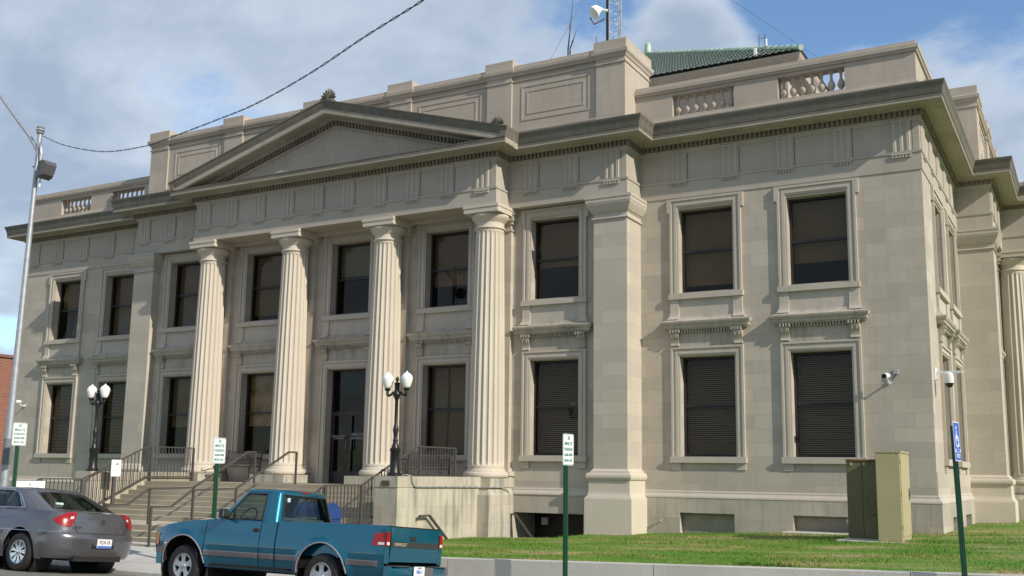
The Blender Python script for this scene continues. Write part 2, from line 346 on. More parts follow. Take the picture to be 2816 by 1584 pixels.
def ground_mat(name, c, var=.2, joints=None, cracks=False, z=0):
    m, N, L, b, out = newmat(name)
    g = N.new('ShaderNodeNewGeometry'); n = N.new('ShaderNodeTexNoise'); n.inputs['Scale'].default_value = .9; n.inputs['Detail'].default_value = 9; n.inputs['Roughness'].default_value = .65; L.new(g.outputs['Position'], n.inputs['Vector'])
    r = N.new('ShaderNodeMapRange'); r.inputs[1].default_value = .3; r.inputs[2].default_value = .7; r.inputs[3].default_value = 1-var; r.inputs[4].default_value = 1+var; L.new(n.outputs[0], r.inputs[0])
    n2 = N.new('ShaderNodeTexNoise'); n2.inputs['Scale'].default_value = 60; n2.inputs['Detail'].default_value = 3; L.new(g.outputs['Position'], n2.inputs['Vector'])
    r2 = N.new('ShaderNodeMapRange'); r2.inputs[1].default_value = .3; r2.inputs[2].default_value = .7; r2.inputs[3].default_value = .88; r2.inputs[4].default_value = 1.12; L.new(n2.outputs[0], r2.inputs[0])
    mu = N.new('ShaderNodeMath'); mu.operation = 'MULTIPLY'; L.new(r.outputs[0], mu.inputs[0]); L.new(r2.outputs[0], mu.inputs[1]); f = mu.outputs[0]
    if joints:
        br = N.new('ShaderNodeTexBrick'); br.offset = 0; br.inputs['Scale'].default_value = 1; br.inputs['Mortar Size'].default_value = .008; br.inputs['Brick Width'].default_value = joints[0]; br.inputs['Row Height'].default_value = joints[1]
        br.inputs['Color1'].default_value = (.96, .96, .96, 1); br.inputs['Color2'].default_value = (1.05, 1.05, 1.05, 1); br.inputs['Mortar'].default_value = (.45, .45, .45, 1); L.new(g.outputs['Position'], br.inputs['Vector'])
        sc = N.new('ShaderNodeSeparateColor'); L.new(br.outputs[0], sc.inputs[0]); m2 = N.new('ShaderNodeMath'); m2.operation = 'MULTIPLY'; L.new(f, m2.inputs[0]); L.new(sc.outputs[0], m2.inputs[1]); f = m2.outputs[0]
    s = N.new('ShaderNodeVectorMath'); s.operation = 'SCALE'; s.inputs[0].default_value = c; L.new(f, s.inputs['Scale']); L.new(s.outputs[0], b.inputs['Base Color'])
    b.inputs['Roughness'].default_value = .9; b.inputs['Specular IOR Level'].default_value = .25
    bp = N.new('ShaderNodeBump'); bp.inputs['Strength'].default_value = .3; bp.inputs['Distance'].default_value = .005; L.new(n2.outputs[0], bp.inputs['Height']); L.new(bp.outputs[0], b.inputs['Normal'])
    return m
M_walk = ground_mat('pale_concrete', (.50, .49, .46), .08, (1.5, 1.5))
M_road = ground_mat('worn_asphalt', (.20, .19, .17), .15)
M_conc = ground_mat('retaining_concrete', (.52, .50, .44), .14)
M_far = ground_mat('far_ground', (.14, .14, .10), .25)
def brick_mat():
    m, N, L, b, out = newmat('red_brick')
    g = N.new('ShaderNodeNewGeometry'); sp = N.new('ShaderNodeSeparateXYZ'); L.new(g.outputs['Position'], sp.inputs[0]); ad = N.new('ShaderNodeMath'); ad.operation = 'ADD'; L.new(sp.outputs[0], ad.inputs[0]); L.new(sp.outputs[1], ad.inputs[1])
    cv = N.new('ShaderNodeCombineXYZ'); L.new(ad.outputs[0], cv.inputs[0]); L.new(sp.outputs[2], cv.inputs[1])
    br = N.new('ShaderNodeTexBrick'); br.inputs['Scale'].default_value = 1; br.inputs['Brick Width'].default_value = .22; br.inputs['Row Height'].default_value = .075; br.inputs['Mortar Size'].default_value = .008
    br.inputs['Color1'].default_value = (.30, .09, .055, 1); br.inputs['Color2'].default_value = (.22, .065, .04, 1); br.inputs['Mortar'].default_value = (.3, .25, .2, 1)
    L.new(cv.outputs[0], br.inputs['Vector']); L.new(br.outputs[0], b.inputs['Base Color']); b.inputs['Roughness'].default_value = .9
    return m
M_brick = brick_mat()
def tile_mat():
    m, N, L, b, out = newmat('green_glazed_tile')
    g = N.new('ShaderNodeNewGeometry'); n = N.new('ShaderNodeTexNoise'); n.inputs['Scale'].default_value = 6; n.inputs['Detail'].default_value = 4; L.new(g.outputs['Position'], n.inputs['Vector'])
    cr = N.new('ShaderNodeValToRGB'); L.new(n.outputs[0], cr.inputs[0]); e = cr.color_ramp.elements; e[0].position = .35; e[0].color = (.30, .42, .32, 1); e[1].position = .65; e[1].color = (.52, .62, .52, 1)
    L.new(cr.outputs[0], b.inputs['Base Color']); b.inputs['Roughness'].default_value = .35; b.inputs['Specular IOR Level'].default_value = .5
    return m
M_tile = tile_mat()

# ------------------------------------------------------------------ ground
def lawn_z(x, y):
    a = min(max((y+8.6)/7.8, 0), 1)
    x = min(max(x, -30), 45)
    return (1-a)*(1.035+(x-8.4)*.0250)+a*(.97+(x-5)*.037)-.02
def walk_z(x, y): return .80+(y+7.8)*.138 if y > -9.55 else .56
def road_z(y, x=8): return _rz(y)+(8-min(max(x, -12), 20))*.006
def _rz(y):
    if y > -12.5: return .445+(-9.6-y)*.08
    if y > -20: return .445+2.9*.08+(-12.5-y)*.02
    return .445+2.9*.08+7.5*.02
def ground():
    b = MB(); b.box(-900, 900, -900, 900, -.6, .1); b.build('ground', M_far)['kind'] = 'structure'
    b = MB(); ys = [-9.7, -10.5, -11.5, -12.5, -20, -30]
    xs = [-300, -12, 20, 300]
    for j in range(3):
        for i in range(len(ys)-1): b.quad(*[(x, y, road_z(y, x)) for x, y in ((xs[j], ys[i]), (xs[j+1], ys[i]), (xs[j+1], ys[i+1]), (xs[j], ys[i+1]))])
    b.build('road', M_road)['kind'] = 'structure'
    b = MB(); prof = [(-7.38, .857), (-9.55, .56), (-9.72, .55), (-9.73, .2), (-7.38, .2)]
    b.loft([[(x, y, z) for y, z in prof] for x in (-300, 300)])
    b.build('sidewalk', M_walk)['kind'] = 'structure'
    # lawn right of the stair (with a pit at the basement entrance) and left of it
    b = MB()
    def patch(x0, x1, y0, y1, nx, ny):
        b.grid(lambda u, v: (x0+(x1-x0)*u, y0+(y1-y0)*v, lawn_z(x0+(x1-x0)*u, y0+(y1-y0)*v)), nx, ny)
    patch(5.06, 7.35, -8.62, -2.4, 8, 16); patch(7.35, 15.09, -8.62, -.09, 20, 16); patch(15.09, 60, -8.62, 40, 20, 24); patch(-60, -5.06, -7.38, -.09, 20, 8); patch(-60, -15.1, -.09, 30, 8, 8)
    b.build('lawn', M_grass)['kind'] = 'structure'
    # blades
    me = bpy.data.meshes.new('grass'); vs = []; fs = []; rnd = random.Random(3)
    def tuft(x, y, h, w):
        a = rnd.uniform(0, math.pi); lx, ly = rnd.gauss(0, .35)*h, rnd.gauss(0, .35)*h; z = lawn_z(x, y)-.005
        dx, dy = math.cos(a)*w, math.sin(a)*w; o = len(vs)
        vs.extend(((x-dx, y-dy, z), (x+dx, y+dy, z), (x+lx, y+ly, z+h))); fs.append((o, o+1, o+2))
    k = 0
    while k < 95000:
        x = rnd.uniform(5.1, 23); y = rnd.uniform(-8.6, -.12) if rnd.random() < .85 or x < 15.2 else rnd.uniform(-.12, 7)
        if x < 7.35 and y > -2.4: continue
        if x > 15.0 and y > -.1 and x < 15.2: continue
        t = noise.noise(Vector((x*.55, y*1.2, 3)))+.4*noise.noise(Vector((x*2.1, y*3, 1)))
        edge = .012 if y < -8.4 else 0
        h = max(.012, .030+.035*t+rnd.gauss(0, .010)+edge)
        if rnd.random() < .5+t*.8+edge*8: tuft(x, y, h, .006); k += 1
        elif rnd.random() < .25: tuft(x, y, h*.5, .005); k += 1
    me.from_pydata(vs, [], fs); me.materials.append(M_blade); o = bpy.data.objects.new('grass', me); col.objects.link(o); o['kind'] = 'stuff'; o['label'] = 'short green and straw coloured grass on the lawn in front of the building'
    # retaining wall
    b = MB()
    def wz(x): return 1.045+(x-8.4)*.0250
    x = 5.06; k = 0
    while x < 60:
        x1 = x+3.55; b.loft([[(q, y, (wz(q)+dz if dz > -.4 else .2)) for y, dz in ((-8.77, -.5), (-8.77, -.012), (-8.76, 0), (-8.62, 0), (-8.61, -.012), (-8.61, -.5))] for q in (x+.006, x1-.006)]); x = x1
    b.loft([[(5.06-k, y, z) for k, z in ((.01, .2), (.01, .93), (-.14, .93), (-.14, .2))] for y in (-8.6, -7.72)])
    tag(b.build('retaining_wall', M_conc), 'low grey concrete retaining wall with a pale top edge in front of the lawn', 'retaining wall')
ground()

# ------------------------------------------------------------------ courthouse
ZA, ZT, ZF, ZC = 9.097, 9.525, 10.24, 10.857
front = lambda s, d, z: (s, -d, z)
side = lambda s, d, z: (15+d, 15+s, z)
CH = thing('courthouse', 'large two storey limestone courthouse with columned portico, pediment and balustraded parapet', 'courthouse')

def bays():   # window centres and the wall plane they stand in
    return [(-12.72, 0), (-10.1, 0), (-6.4, .62), (-3.2, .62), (3.2, .62), (6.4, .62), (10.1, 0), (12.72, 0)]
RV = .27; OH = .67; UZ0, UZ1, LZ0, LZ1 = 6.75, 8.79, 2.865, 5.21

def wall_holes(b, T, s0, s1, z0, z1, d, holes, depth):
    ss = sorted({s0, s1, *[h[0] for h in holes], *[h[1] for h in holes]}); zs = sorted({z0, z1, *[h[2] for h in holes], *[h[3] for h in holes]})
    for i in range(len(ss)-1):
        for j in range(len(zs)-1):
            cs, cz = (ss[i]+ss[i+1])/2, (zs[j]+zs[j+1])/2
            if any(h[0] < cs < h[1] and h[2] < cz < h[3] for h in holes): continue
            b.quad(T(ss[i], d, zs[j]), T(ss[i+1], d, zs[j]), T(ss[i+1], d, zs[j+1]), T(ss[i], d, zs[j+1]))
    for (a, c, e, f) in holes:
        for (p, q) in (((a, e), (c, e)), ((c, e), (c, f)), ((c, f), (a, f)), ((a, f), (a, e))):
            b.quad(T(p[0], d, p[1]), T(q[0], d, q[1]), T(q[0], d-depth, q[1]), T(p[0], d-depth, p[1]))

def frame_band(b, T, s0, s1, z0, z1, w, d0, d1, bottom=False, ear=0, earz=0):
    b.box(s0, s0+w, d0, d1, z0, z1, T=T); b.box(s1-w, s1, d0, d1, z0, z1, T=T); b.box(s0+w, s1-w, d0, d1, z1-w, z1, T=T)
    if ear:
        b.box(s0-ear, s0, d0, d1+.002, earz, z1, T=T); b.box(s1, s1+ear, d0, d1+.002, earz, z1, T=T)

def window(T, c, d, upper, kind, parent, door=False, hidden=False):
    """sash window: part 'window' with sub-parts glass, blind, surround, sill, hood"""
    z0, z1 = (UZ0, UZ1) if upper else ((2.09 if door else LZ0), LZ1)
    dp = d-RV+.01
    b = MB(); fr = .055 if not door else .05; zm = z0+(z1-z0)*(.505 if upper else .51)
    frame_band(b, T, c-OH, c+OH, z0, z1, fr, dp-.07, dp+.03); b.box(c-OH+fr, c+OH-fr, dp-.07, dp+.03, z0, z0+fr, T=T)
    if not door:
        b.box(c-OH+fr, c+OH-fr, dp-.05, dp+.02, zm-.03, zm+.03, T=T)
    else:
        zt = 3.99; b.box(c-OH+fr, c+OH-fr, dp-.06, dp+.035, zt-.05, zt+.06, T=T); b.box(c-.06, c+.06, dp-.06, dp+.035, z0+fr, zt-.05, T=T)
        for q in (-1, 1):
            b.box(c+q*(OH-fr)-(.07 if q > 0 else 0), c+q*(OH-fr)+(0 if q > 0 else .07), dp-.05, dp+.03, z0+fr, zt-.05, T=T)
        b.box(c-OH+fr+.07, c-.06, dp-.05, dp+.028, z0+fr, z0+.32, T=T); b.box(c+.06, c+OH-fr-.07, dp-.05, dp+.028, z0+fr, z0+.32, T=T)
    w = b.build('entrance_door' if door else 'window', M_mull, parent)
    b = MB(); b.box(c-OH+fr, c+OH-fr, dp-.022, dp-.016, z0+fr, z1-fr, T=T); b.build('glass', M_glass, w)
    if door:
        b = MB()
        for q in (-.085, .085): b.box(c+q-.012, c+q+.012, dp+.05, dp+.075, 3.0, 3.3, T=T); b.box(c+q-.01, c+q+.01, dp+.03, dp+.05, 3.02, 3.05, T=T); b.box(c+q-.01, c+q+.01, dp+.03, dp+.05, 3.25, 3.28, T=T)
        b.build('door_handle', M_trimgray, w)
    # behind the glass
    b = MB(); b.box(c-OH-.02, c+OH+.02, d-1.3, d-1.28, z0-.1, z1+.1, T=T)
    for q in (-1, 1): b.box(c+q*(OH+.01)-.005, c+q*(OH+.01)+.005, d-1.28, dp-.08, z0-.1, z1+.1, T=T)
    b.box(c-OH, c+OH, d-1.28, dp-.08, z0-.11, z0-.1, T=T); b.box(c-OH, c+OH, d-1.28, dp-.08, z1+.1, z1+.11, T=T)
    b.build('room_lining', M_room, w)
    if kind == 'blind':
        b = MB(); z = z0+fr+.03
        while z < z1-fr: b.quad(T(c-OH+fr, dp-.10, z+.02), T(c+OH-fr, dp-.10, z+.02), T(c+OH-fr, dp-.075, z-.008), T(c-OH+fr, dp-.075, z-.008)); z += .048
        b.build('blind', M_blind, w, recalc=False)
    elif kind is not None:
        b = MB(); b.box(c-OH+.02, c+OH-.02, dp-.13, dp-.12, z0+(z1-z0)*kind, z1, T=T); b.build('roller_shade', {(-3.2, False): M_sh1, (0, True): M_sh2, (10.1, True): M_sh3, (-6.4, False): M_sh3}.get((c, upper), M_shade), w)  # lower beige and brown sheets left of the door stand in for reflections
    # surround
    so = .88; b = MB(); zt = (9.06 if upper else 5.44); zb = (UZ0-.04 if upper else z0 if door else LZ0)
    e = .066 if upper else 0
    frame_band(b, T, c-so, c+so, zb, zt, .05, d-.01, d+.065, ear=e, earz=8.72)
    frame_band(b, T, c-so+.05, c+so-.05, zb, zt-.05, .055, d-.01, d+.035)
    frame_band(b, T, c-so+.105, c+so-.105, zb, zt-.105, .065, d-.01, d+.048)
    frame_band(b, T, c-so+.17, c+so-.17, zb, zt-.17, .04, d-.01, d+.03)
    b.build('surround', M_trim, w)
    b = MB()
    if upper:
        b.box(c-.91, c+.91, d-.2, d+.10, 6.585, 6.712, T=T)
        for q in (-1, 1):   # apron pilasters flaring out at the foot
            s0, s1 = sorted((c+q*.88, c+q*.665))
            for i in range(6):
                t0, t1 = i/6, (i+1)/6; g0, g1 = .06*(1-t0)**7, .06*(1-t1)**7
                o0, o1 = (g0, g1)
                a0, b0 = (s0-(o0 if q < 0 else 0), s1+(o0 if q > 0 else 0)); a1, b1 = (s0-(o1 if q < 0 else 0), s1+(o1 if q > 0 else 0))
                za, zb2 = 6.1+.485*t0, 6.1+.485*t1
                b.loft([[T(a0, d-.01, za), T(b0, d-.01, za), T(b0, d+.055+g0, za), T(a0, d+.055+g0, za)], [T(a1, d-.01, zb2), T(b1, d-.01, zb2), T(b1, d+.055+g1, zb2), T(a1, d+.055+g1, zb2)]], caps=True)
        b.box(c-.665, c+.665, d-.01, d+.022, 6.13, 6.585, T=T)
    elif not door:
        b.box(c-.91, c+.91, d-.2, d+.10, 2.725, LZ0, T=T); b.box(c-.88, c-.66, d-.01, d+.04, 2.565, 2.725, T=T); b.box(c+.66, c+.88, d-.01, d+.04, 2.565, 2.725, T=T)
    if upper or not door: b.build('sill', M_trim, w)
    if not upper:
        b = MB(); b.box(c-.86, c+.86, d-.01, d+.018, 5.44, 5.80, T=T)
        for q in (-1, 1):   # scrolled brackets
            s0 = c+q*.77
            pr = [(d-.005, 5.46), (d+.05, 5.46), (d+.075, 5.49), (d+.055, 5.53), (d+.065, 5.60), (d+.10, 5.67), (d+.135, 5.71), (d+.135, 5.77), (d-.005, 5.77)]
            b.loft([[T(s0-.10, y, z) for y, z in pr], [T(s0+.10, y, z) for y, z in pr]])
            for k in (-.05, .05): b.box(s0+k-.012, s0+k+.012, d+.04, d+.138, 5.66, 5.75, T=T)
            b.tube([T(s0-.095, d+.06, 5.475), T(s0+.095, d+.06, 5.475)], .024, 8)
        x = c-.87
        for k in range(26):
            q = x+k*.0682; near = abs(q+.018-c) > .62
            b.box(q, q+.036, d-.005, d+(.165 if near else .105), 5.775, 5.845, T=T)
        # cornice of the hood with returns and a coved top
        pr = [(0, 5.845), (.13, 5.845), (.135, 5.875), (.165, 5.88), (.175, 5.945), (.195, 5.955), (.215, 6.00), (.22, 6.035), (.19, 6.045), (.11, 6.075), (.07, 6.12), (.055, 6.16), (0, 6.16)]
        rings = []
        base = c-.87, c+.87
        path = [(base[0], d), (base[0], d+.001), (base[1], d+.001), (base[1], d)]
        for (p, q2), (mx, my) in zip(((base[0], d-.01), (base[0], d), (base[1], d), (base[1], d-.01)), ((-1, 0), (-1, 1), (1, 1), (1, 0))):
            rings.append([T(p+mx*o, q2+my*o, z) for o, z in pr])
        b.loft(rings); b.build('hood', M_hood, w)
    return w

def T0(T):
    o = T(0, 0, 0); return lambda s, d, z: (T(s, d, z)[0]-o[0], T(s, d, z)[1]-o[1], z)
def build_front(T, main=True):
    B_ = bays(); BB = B_
    b = MB()
    up = [(c-OH, c+OH, UZ0, UZ1) for c, d in BB if d > .5]+[(-OH, OH, UZ0, UZ1), (-OH, OH, 2.09, LZ1)]; lo = [(c-OH, c+OH, LZ0, LZ1) for c, d in BB if d > .5]
    wall_holes(b, T, -8.0, 8.0, 2.09, ZA, .62, up+lo, RV)
    for q in (-1, 1):
        s0, s1 = sorted((q*7.9, q*15)); hs = [h for c, d in BB if d < .5 and c*q > 0 for h in ((c-OH, c+OH, UZ0, UZ1), (c-OH, c+OH, LZ0, LZ1))]
        wall_holes(b, T, s0, s1, 2.09, ZA, 0, hs, RV)
        # wall base course
        s0, s1 = sorted((q*8.02, q*15)); b.box(s0, s1 if q < 0 else s1+.0, -.01, .018, 2.09, 2.56, T=T)
    b.build('wall', M_wall, CH, recalc=False)
    # podium
    for q in (-1, 1):
        b = MB()
        s0, s1 = sorted((q*7.95, q*15.09))
        hs = [tuple(sorted((q*9.415, q*10.71)))+(.6, 1.585), tuple(sorted((q*12.03, q*13.33)))+(.6, 1.60)]
        wall_holes(b, T, s0, s1, .3, 1.915, .09, hs, .33)
        hs = [(q*5.36, q*7.26)] if True else []
        s0, s1 = sorted((q*5.0, q*7.6)); a, c = sorted(hs[0]); wall_holes(b, T, s0, s1, -.3, 1.915, .73, [(a, c, -.3, 1.49)], 1.2)
        b.quad(T(s0, -.47, -.3), T(s1, -.47, -.3), T(s1, -.47, 1.5), T(s0, -.47, 1.5))
        b.build('podium', M_base, CH, recalc=False)
    for q in (-1, 1):
        for a, c, z in ((9.415, 10.71, 1.585), (12.03, 13.33, 1.60)):
            b = MB(); s0, s1 = sorted((q*a, q*c)); b.box(s0, s1, -.16, -.098, .6, z, T=T); b.box(s0+.05, s1-.05, -.099, -.085, .6, z-.05, T=T)
            b.build('basement_window', M_basew, CH)
    if main:
        b = MB(); s0, s1 = 5.36, 7.26; b.box(s0, s1, -.46, -.42, -.3, 1.49, T=T); b.box(6.0, 6.9, -.42, -.38, -.3, 1.45, T=T); o = b.build('basement_door', M_dark, CH)
        b = MB(); b.box(5.62, 5.78, -.40, -.28, 1.16, 1.34, T=T); b.build('door_lamp', M_plas, o)
    # piers
    for q in (-1, 1):
        b = MB(); s0, s1 = sorted((q*7.585, q*8.45)); b.box(s0, s1, -.05, .883, 2.56, 8.56, T=T)
        p = b.build('pier', M_pier, CH)
        def ring(e, z, s=1): return [T(s0-e, -.05, z), T(s1+e, -.05, z), T(s1+e, .883+e, z), T(s0-e, .883+e, z)]
        b = MB(); b.loft([ring(e, z) for e, z in ((.16, .3), (.16, 1.86), (.155, 1.885), (.10, 1.95), (.085, 2.04), (.085, 2.30), (.11, 2.305), (.135, 2.34), (.14, 2.385), (.13, 2.43), (.10, 2.465), (.065, 2.467), (.065, 2.49), (.05, 2.492), (.045, 2.515), (.02, 2.53), (.005, 2.56))])
        b.build('base', M_colm, p, smooth=40)
        b = MB(); b.loft([ring(e, z) for e, z in ((.01, 8.53), (.035, 8.535), (.045, 8.555), (.035, 8.575), (.01, 8.585), (.005, 8.68), (.025, 8.685), (.03, 8.71), (.055, 8.72), (.085, 8.77), (.125, 8.84), (.15, 8.90), (.15, 8.935), (.16, 8.937), (.16, 9.03), (.175, 9.033), (.175, 9.095))])
        b.build('capital', M_trim, p)
    # antae and columns
    for c in (-4.795, -1.61, 1.61, 4.795):
        b = MB(); b.box(c-.42, c+.42, .55, .76, 2.3, ZA, T=T)
        for e, z0, z1 in ((.03, 8.54, 8.58), (.05, 8.72, 8.80), (.09, 8.80, 8.94), (.12, 8.94, 9.09), (.05, 2.3, 2.36), (.10, 2.36, 2.46), (.04, 2.46, 2.56)): b.box(c-.42-e, c+.42+e, .56, .76+e, z0, z1, T=T)
        b.build('anta', M_pier, CH)
    base = [(0, 2.30), (.52, 2.305), (.548, 2.33), (.56, 2.375), (.548, 2.42), (.52, 2.45), (.49, 2.452), (.49, 2.475), (.475, 2.478), (.47, 2.50), (.455, 2.52), (.445, 2.56)]
    cap = [(.362, 8.50), (.395, 8.515), (.405, 8.54), (.395, 8.56), (.362, 8.575), (.360, 8.68), (.375, 8.69), (.385, 8.71), (.42, 8.74), (.46, 8.79), (.482, 8.84), (.478, 8.875), (.45, 8.895), (.2, 8.9)]
    cols = []
    for c in (-4.795, -1.61, 1.61, 4.795):
        b = MB(); cx, cy, _ = T(c, 1.115, 0)
        NF = 20; K = 8; rings = []
        zz = [2.545, 2.60, 2.615, 2.64, 2.70]+[2.7+5.62*i/10 for i in range(1, 10)]+[8.32, 8.40, 8.43, 8.445, 8.51]
        for z in zz:
            t = (z-2.56)/(8.51-2.56); rr = .455-.095*max(0, t)**1.3; f = min(1, max(0, (z-2.60)/.07), max(0, (8.445-z)/.07)) if 2.6 < z < 8.445 else 0
            f = math.sqrt(f) if f > 0 else 0; ring = []
            for i in range(NF):
                for k in range(K):
                    ph = k/K; a = 2*math.pi*(i+ph)/NF
                    dpt = 0 if ph < .1 else math.sin(math.pi*(ph-.1)/.9)**.6*.044
                    r2 = rr-dpt*f*rr/.44; ring.append((cx+r2*math.cos(a), cy+r2*math.sin(a), z))
            rings.append(ring)
        b.loft(rings); p = b.build('column', M_colm, CH, smooth=32)
        b = MB(); b.lathe(base, (cx, cy), 40); b.build('base', M_colm, p, smooth=50)
        b = MB(); b.lathe(cap, (cx, cy), 40)
        b.box(c-.497, c+.497, 1.115-.497, 1.115+.497, 8.895, 9.02, T=T); b.box(c-.515, c+.515, 1.115-.515, 1.115+.515, 9.02, 9.095, T=T)
        b.build('capital', M_colm, p, smooth=50)
        b = MB(); e0, e1 = (.60, .60)
        if abs(c) < 2: b.box(c-e0, c+e1, .62, 1.85, 2.085, 2.30, T=T)
        else: b.box(min(c-.60, c), c+.525, .62, 1.80, 2.085, 2.30, T=T) if c > 0 else b.box(c-.525, c+.60, .62, 1.80, 2.085, 2.30, T=T)
        b.build('plinth', M_cheek, p)
        cols.append(p)
    # portico floor, ceiling
    b = MB(); b.box(-5.28, 5.28, .60, 1.84, .3, 2.078, T=T); b.box(-4.44, 4.44, 1.86, 3.45, .3, 2.08, T=T); b.build('portico_floor', M_step, CH)
    b = MB(); b.box(-5.15, 5.15, .5, .80, 9.097, 9.2, T=T); b.box(-4.9, 4.9, .8, .84, 9.0, 9.3, T=T) ; b.box(-5.1, 5.1, .6, 1.0, 9.22, 9.26, T=T)
    b.box(-5.15, 5.15, .61, 1.5, 9.18, 9.2, T=T)
    b.build('portico_ceiling', M_trim, CH)
    # cheek walls
    for q in (-1, 1):
        s0, s1 = sorted((q*4.45, q*5.05)); b = MB()
        b.box(s0, s1, 1.80, 5.20, .3, 2.098, T=T); b.box(s0-.012, s1+.012, 1.80, 5.212, 2.098, 2.325, T=T)
        s2, s3 = sorted((q*4.46, q*5.30))
        b.loft([[T(*p, z) for p in ((s2-e if q < 0 else s2, .6), (s3+e if q > 0 else s3, .6), (s3+e if q > 0 else s3, 1.86+e), (s2-e if q < 0 else s2, 1.86+e))] for e, z in ((.07, .3), (.07, 1.90), (.06, 1.92), (.0, 2.02), (0, 2.082))])
        ck = b.build('cheek_wall', M_cheek, CH)
    # steps
    b = MB(); r, t = .11375, .255; d = 3.45; z = 2.08
    for i in range(7):
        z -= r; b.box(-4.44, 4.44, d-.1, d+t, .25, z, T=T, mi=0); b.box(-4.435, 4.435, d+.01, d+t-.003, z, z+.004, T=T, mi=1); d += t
    z -= r; b.box(-4.62, 4.62, 5.235, 6.75, .25, 1.17, T=T);
    b.box(-4.62, 4.62, 6.7, 7.08, .25, 1.055, T=T); b.box(-4.62, 4.62, 7.0, 7.37, .25, .94, T=T); b.box(-4.9, 4.9, 7.2, 7.74, .2, .835, T=T)
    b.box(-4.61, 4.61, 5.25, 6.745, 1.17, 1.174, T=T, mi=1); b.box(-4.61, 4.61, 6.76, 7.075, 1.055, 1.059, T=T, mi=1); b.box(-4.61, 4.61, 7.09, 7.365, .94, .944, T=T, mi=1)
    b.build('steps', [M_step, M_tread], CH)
    # windows
    ups = {-12.72: .55, -10.1: .0, -6.4: .0, -3.2: .1, 3.2: .30, 6.4: .42, 10.1: .10, 12.72: .27}; SH = {(-12.72, 1): 0, (-3.2, 0): 1, (0, 1): 2, (10.1, 1): 3}
    for c, d in BB:
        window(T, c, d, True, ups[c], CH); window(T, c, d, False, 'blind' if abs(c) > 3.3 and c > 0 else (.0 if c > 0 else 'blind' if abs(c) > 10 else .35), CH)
    window(T, 0, .62, True, .55, CH); dr = window(T, 0, .62, False, None, CH, door=True)
    # entablature details
    tm = MB(); w = .215; tm.box(-w, w, -.01, .008, ZT+.01, ZF, T=T0(T))
    for k in (-1, 0, 1): tm.loft([[T0(T)(k*.145-.045, 0, z), T0(T)(k*.145-.028, .032, z), T0(T)(k*.145+.028, .032, z), T0(T)(k*.145+.045, 0, z)] for z in (ZT+.01, ZF-.03)])
    tm.box(-w-.005, w+.005, 0, .04, ZF-.03, ZF+.03, T=T0(T)); tm.box(-w, w, 0, .062, 9.452, 9.484, T=T0(T))
    for k in range(6): x = -w+.036+k*.0716; tm.loft([[T0(T)(x-e, 0, z), T0(T)(x+e, 0, z), T0(T)(x+e, .035+e, z), T0(T)(x-e, .035+e, z)] for e, z in ((.025, 9.395), (.016, 9.453))])
    tm.box(.225, .237, -.02, -.009, 9.55, 10.195, mi=1, T=T0(T))
    t0 = None
    for s, d in [((k+.5)*1.065, 1.541) for k in range(-5, 5)]+[(q*s, .883) for q in (-1, 1) for s in (5.83, 6.95, 8.07)]+[(q*s, 0) for q in (-1, 1) for s in (9.45, 10.735, 12.04, 13.34, 14.61)]:
        if t0 is None: o = t0 = tm.build('triglyph', [M_trig, M_joint], CH)
        else: o = t0.copy(); col.objects.link(o); o.parent = CH
        p = T(s, d, 0); o.location = (p[0], p[1], 0)
    # dentils
    def dent(s0, s1, d, ret=None):
        b = MB(); w, g, p = .062, .05, .10; n = int((s1-s0)/(w+g)); st = (s1-s0-w)/n
        for k in range(n+1): b.box(s0+k*st, s0+k*st+w, d+.02, d+p+.025, 10.315, 10.435, T=T)
        for (s, q, d0, d1) in ret or []:
            for k in range(max(1, int((d1-d0)/.112))): x0, x1 = sorted((q*(s+.03), q*(s+.10))); b.box(x0, x1, d0+k*.112, d0+k*.112+.062, 10.315, 10.435, T=T)
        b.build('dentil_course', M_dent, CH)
    dent(-5.29, 5.29, 1.541, [(5.192, q, .99, 1.64) for q in (-1, 1)])
    for q in (-1, 1):
        a, c = sorted((q*5.30, q*8.55)); dent(a, c, .883, [(8.45, q, .11, .98)]); a, c = sorted((q*8.56, q*(15.10 if main or q > 0 else 14.94))); dent(a, c, 0)
    # pediment
    zt = lambda s: 12.491-.2822*abs(s)
    b = MB(); b.poly([T(-5.4, 1.545, 10.60), T(5.4, 1.545, 10.60), T(5.4, 1.545, zt(5.4)-.3), T(0, 1.545, 12.2), T(-5.4, 1.545, zt(5.4)-.3)])
    pd = b.build('pediment', M_attic, CH)
    b = MB()
    for q in (-1, 1):
        E = 5.80
        def lay(prof):  # prof = (d, drop) closed
            b.loft([[T(q*0.0, dd, zt(0)-h) for dd, h in prof], [T(q*(5.816-.30*h), dd, zt(5.816-.30*h)-h) for dd, h in prof]])
        lay([(.7, 0), (2.14, 0), (2.135, .03), (2.115, .05), (2.10, .12), (2.075, .20), (2.068, .225), (.7, .225)])
        b2 = b
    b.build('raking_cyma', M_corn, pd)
    b = MB()
    for q in (-1, 1):
        E = 5.74
        b.loft([[T(0, dd, zt(0)-h) for dd, h in ((.7, .224), (2.062, .224), (2.06, .36), (2.03, .385), (1.70, .375), (1.66, .40), (1.64, .44), (1.5, .44))], [T(q*E, dd, zt(E)-h) for dd, h in ((.7, .224), (2.062, .224), (2.06, .36), (2.03, .385), (1.70, .375), (1.66, .40), (1.64, .44), (1.5, .44))]])
        E = 4.9
        b.loft([[T(0, dd, zt(0)-h) for dd, h in ((1.5, .56), (1.58, .57), (1.56, .66), (1.5, .66))], [T(q*E, dd, zt(E)-h) for dd, h in ((1.5, .56), (1.58, .57), (1.56, .66), (1.5, .66))]])
    b.build('raking_corona', M_soff, pd)
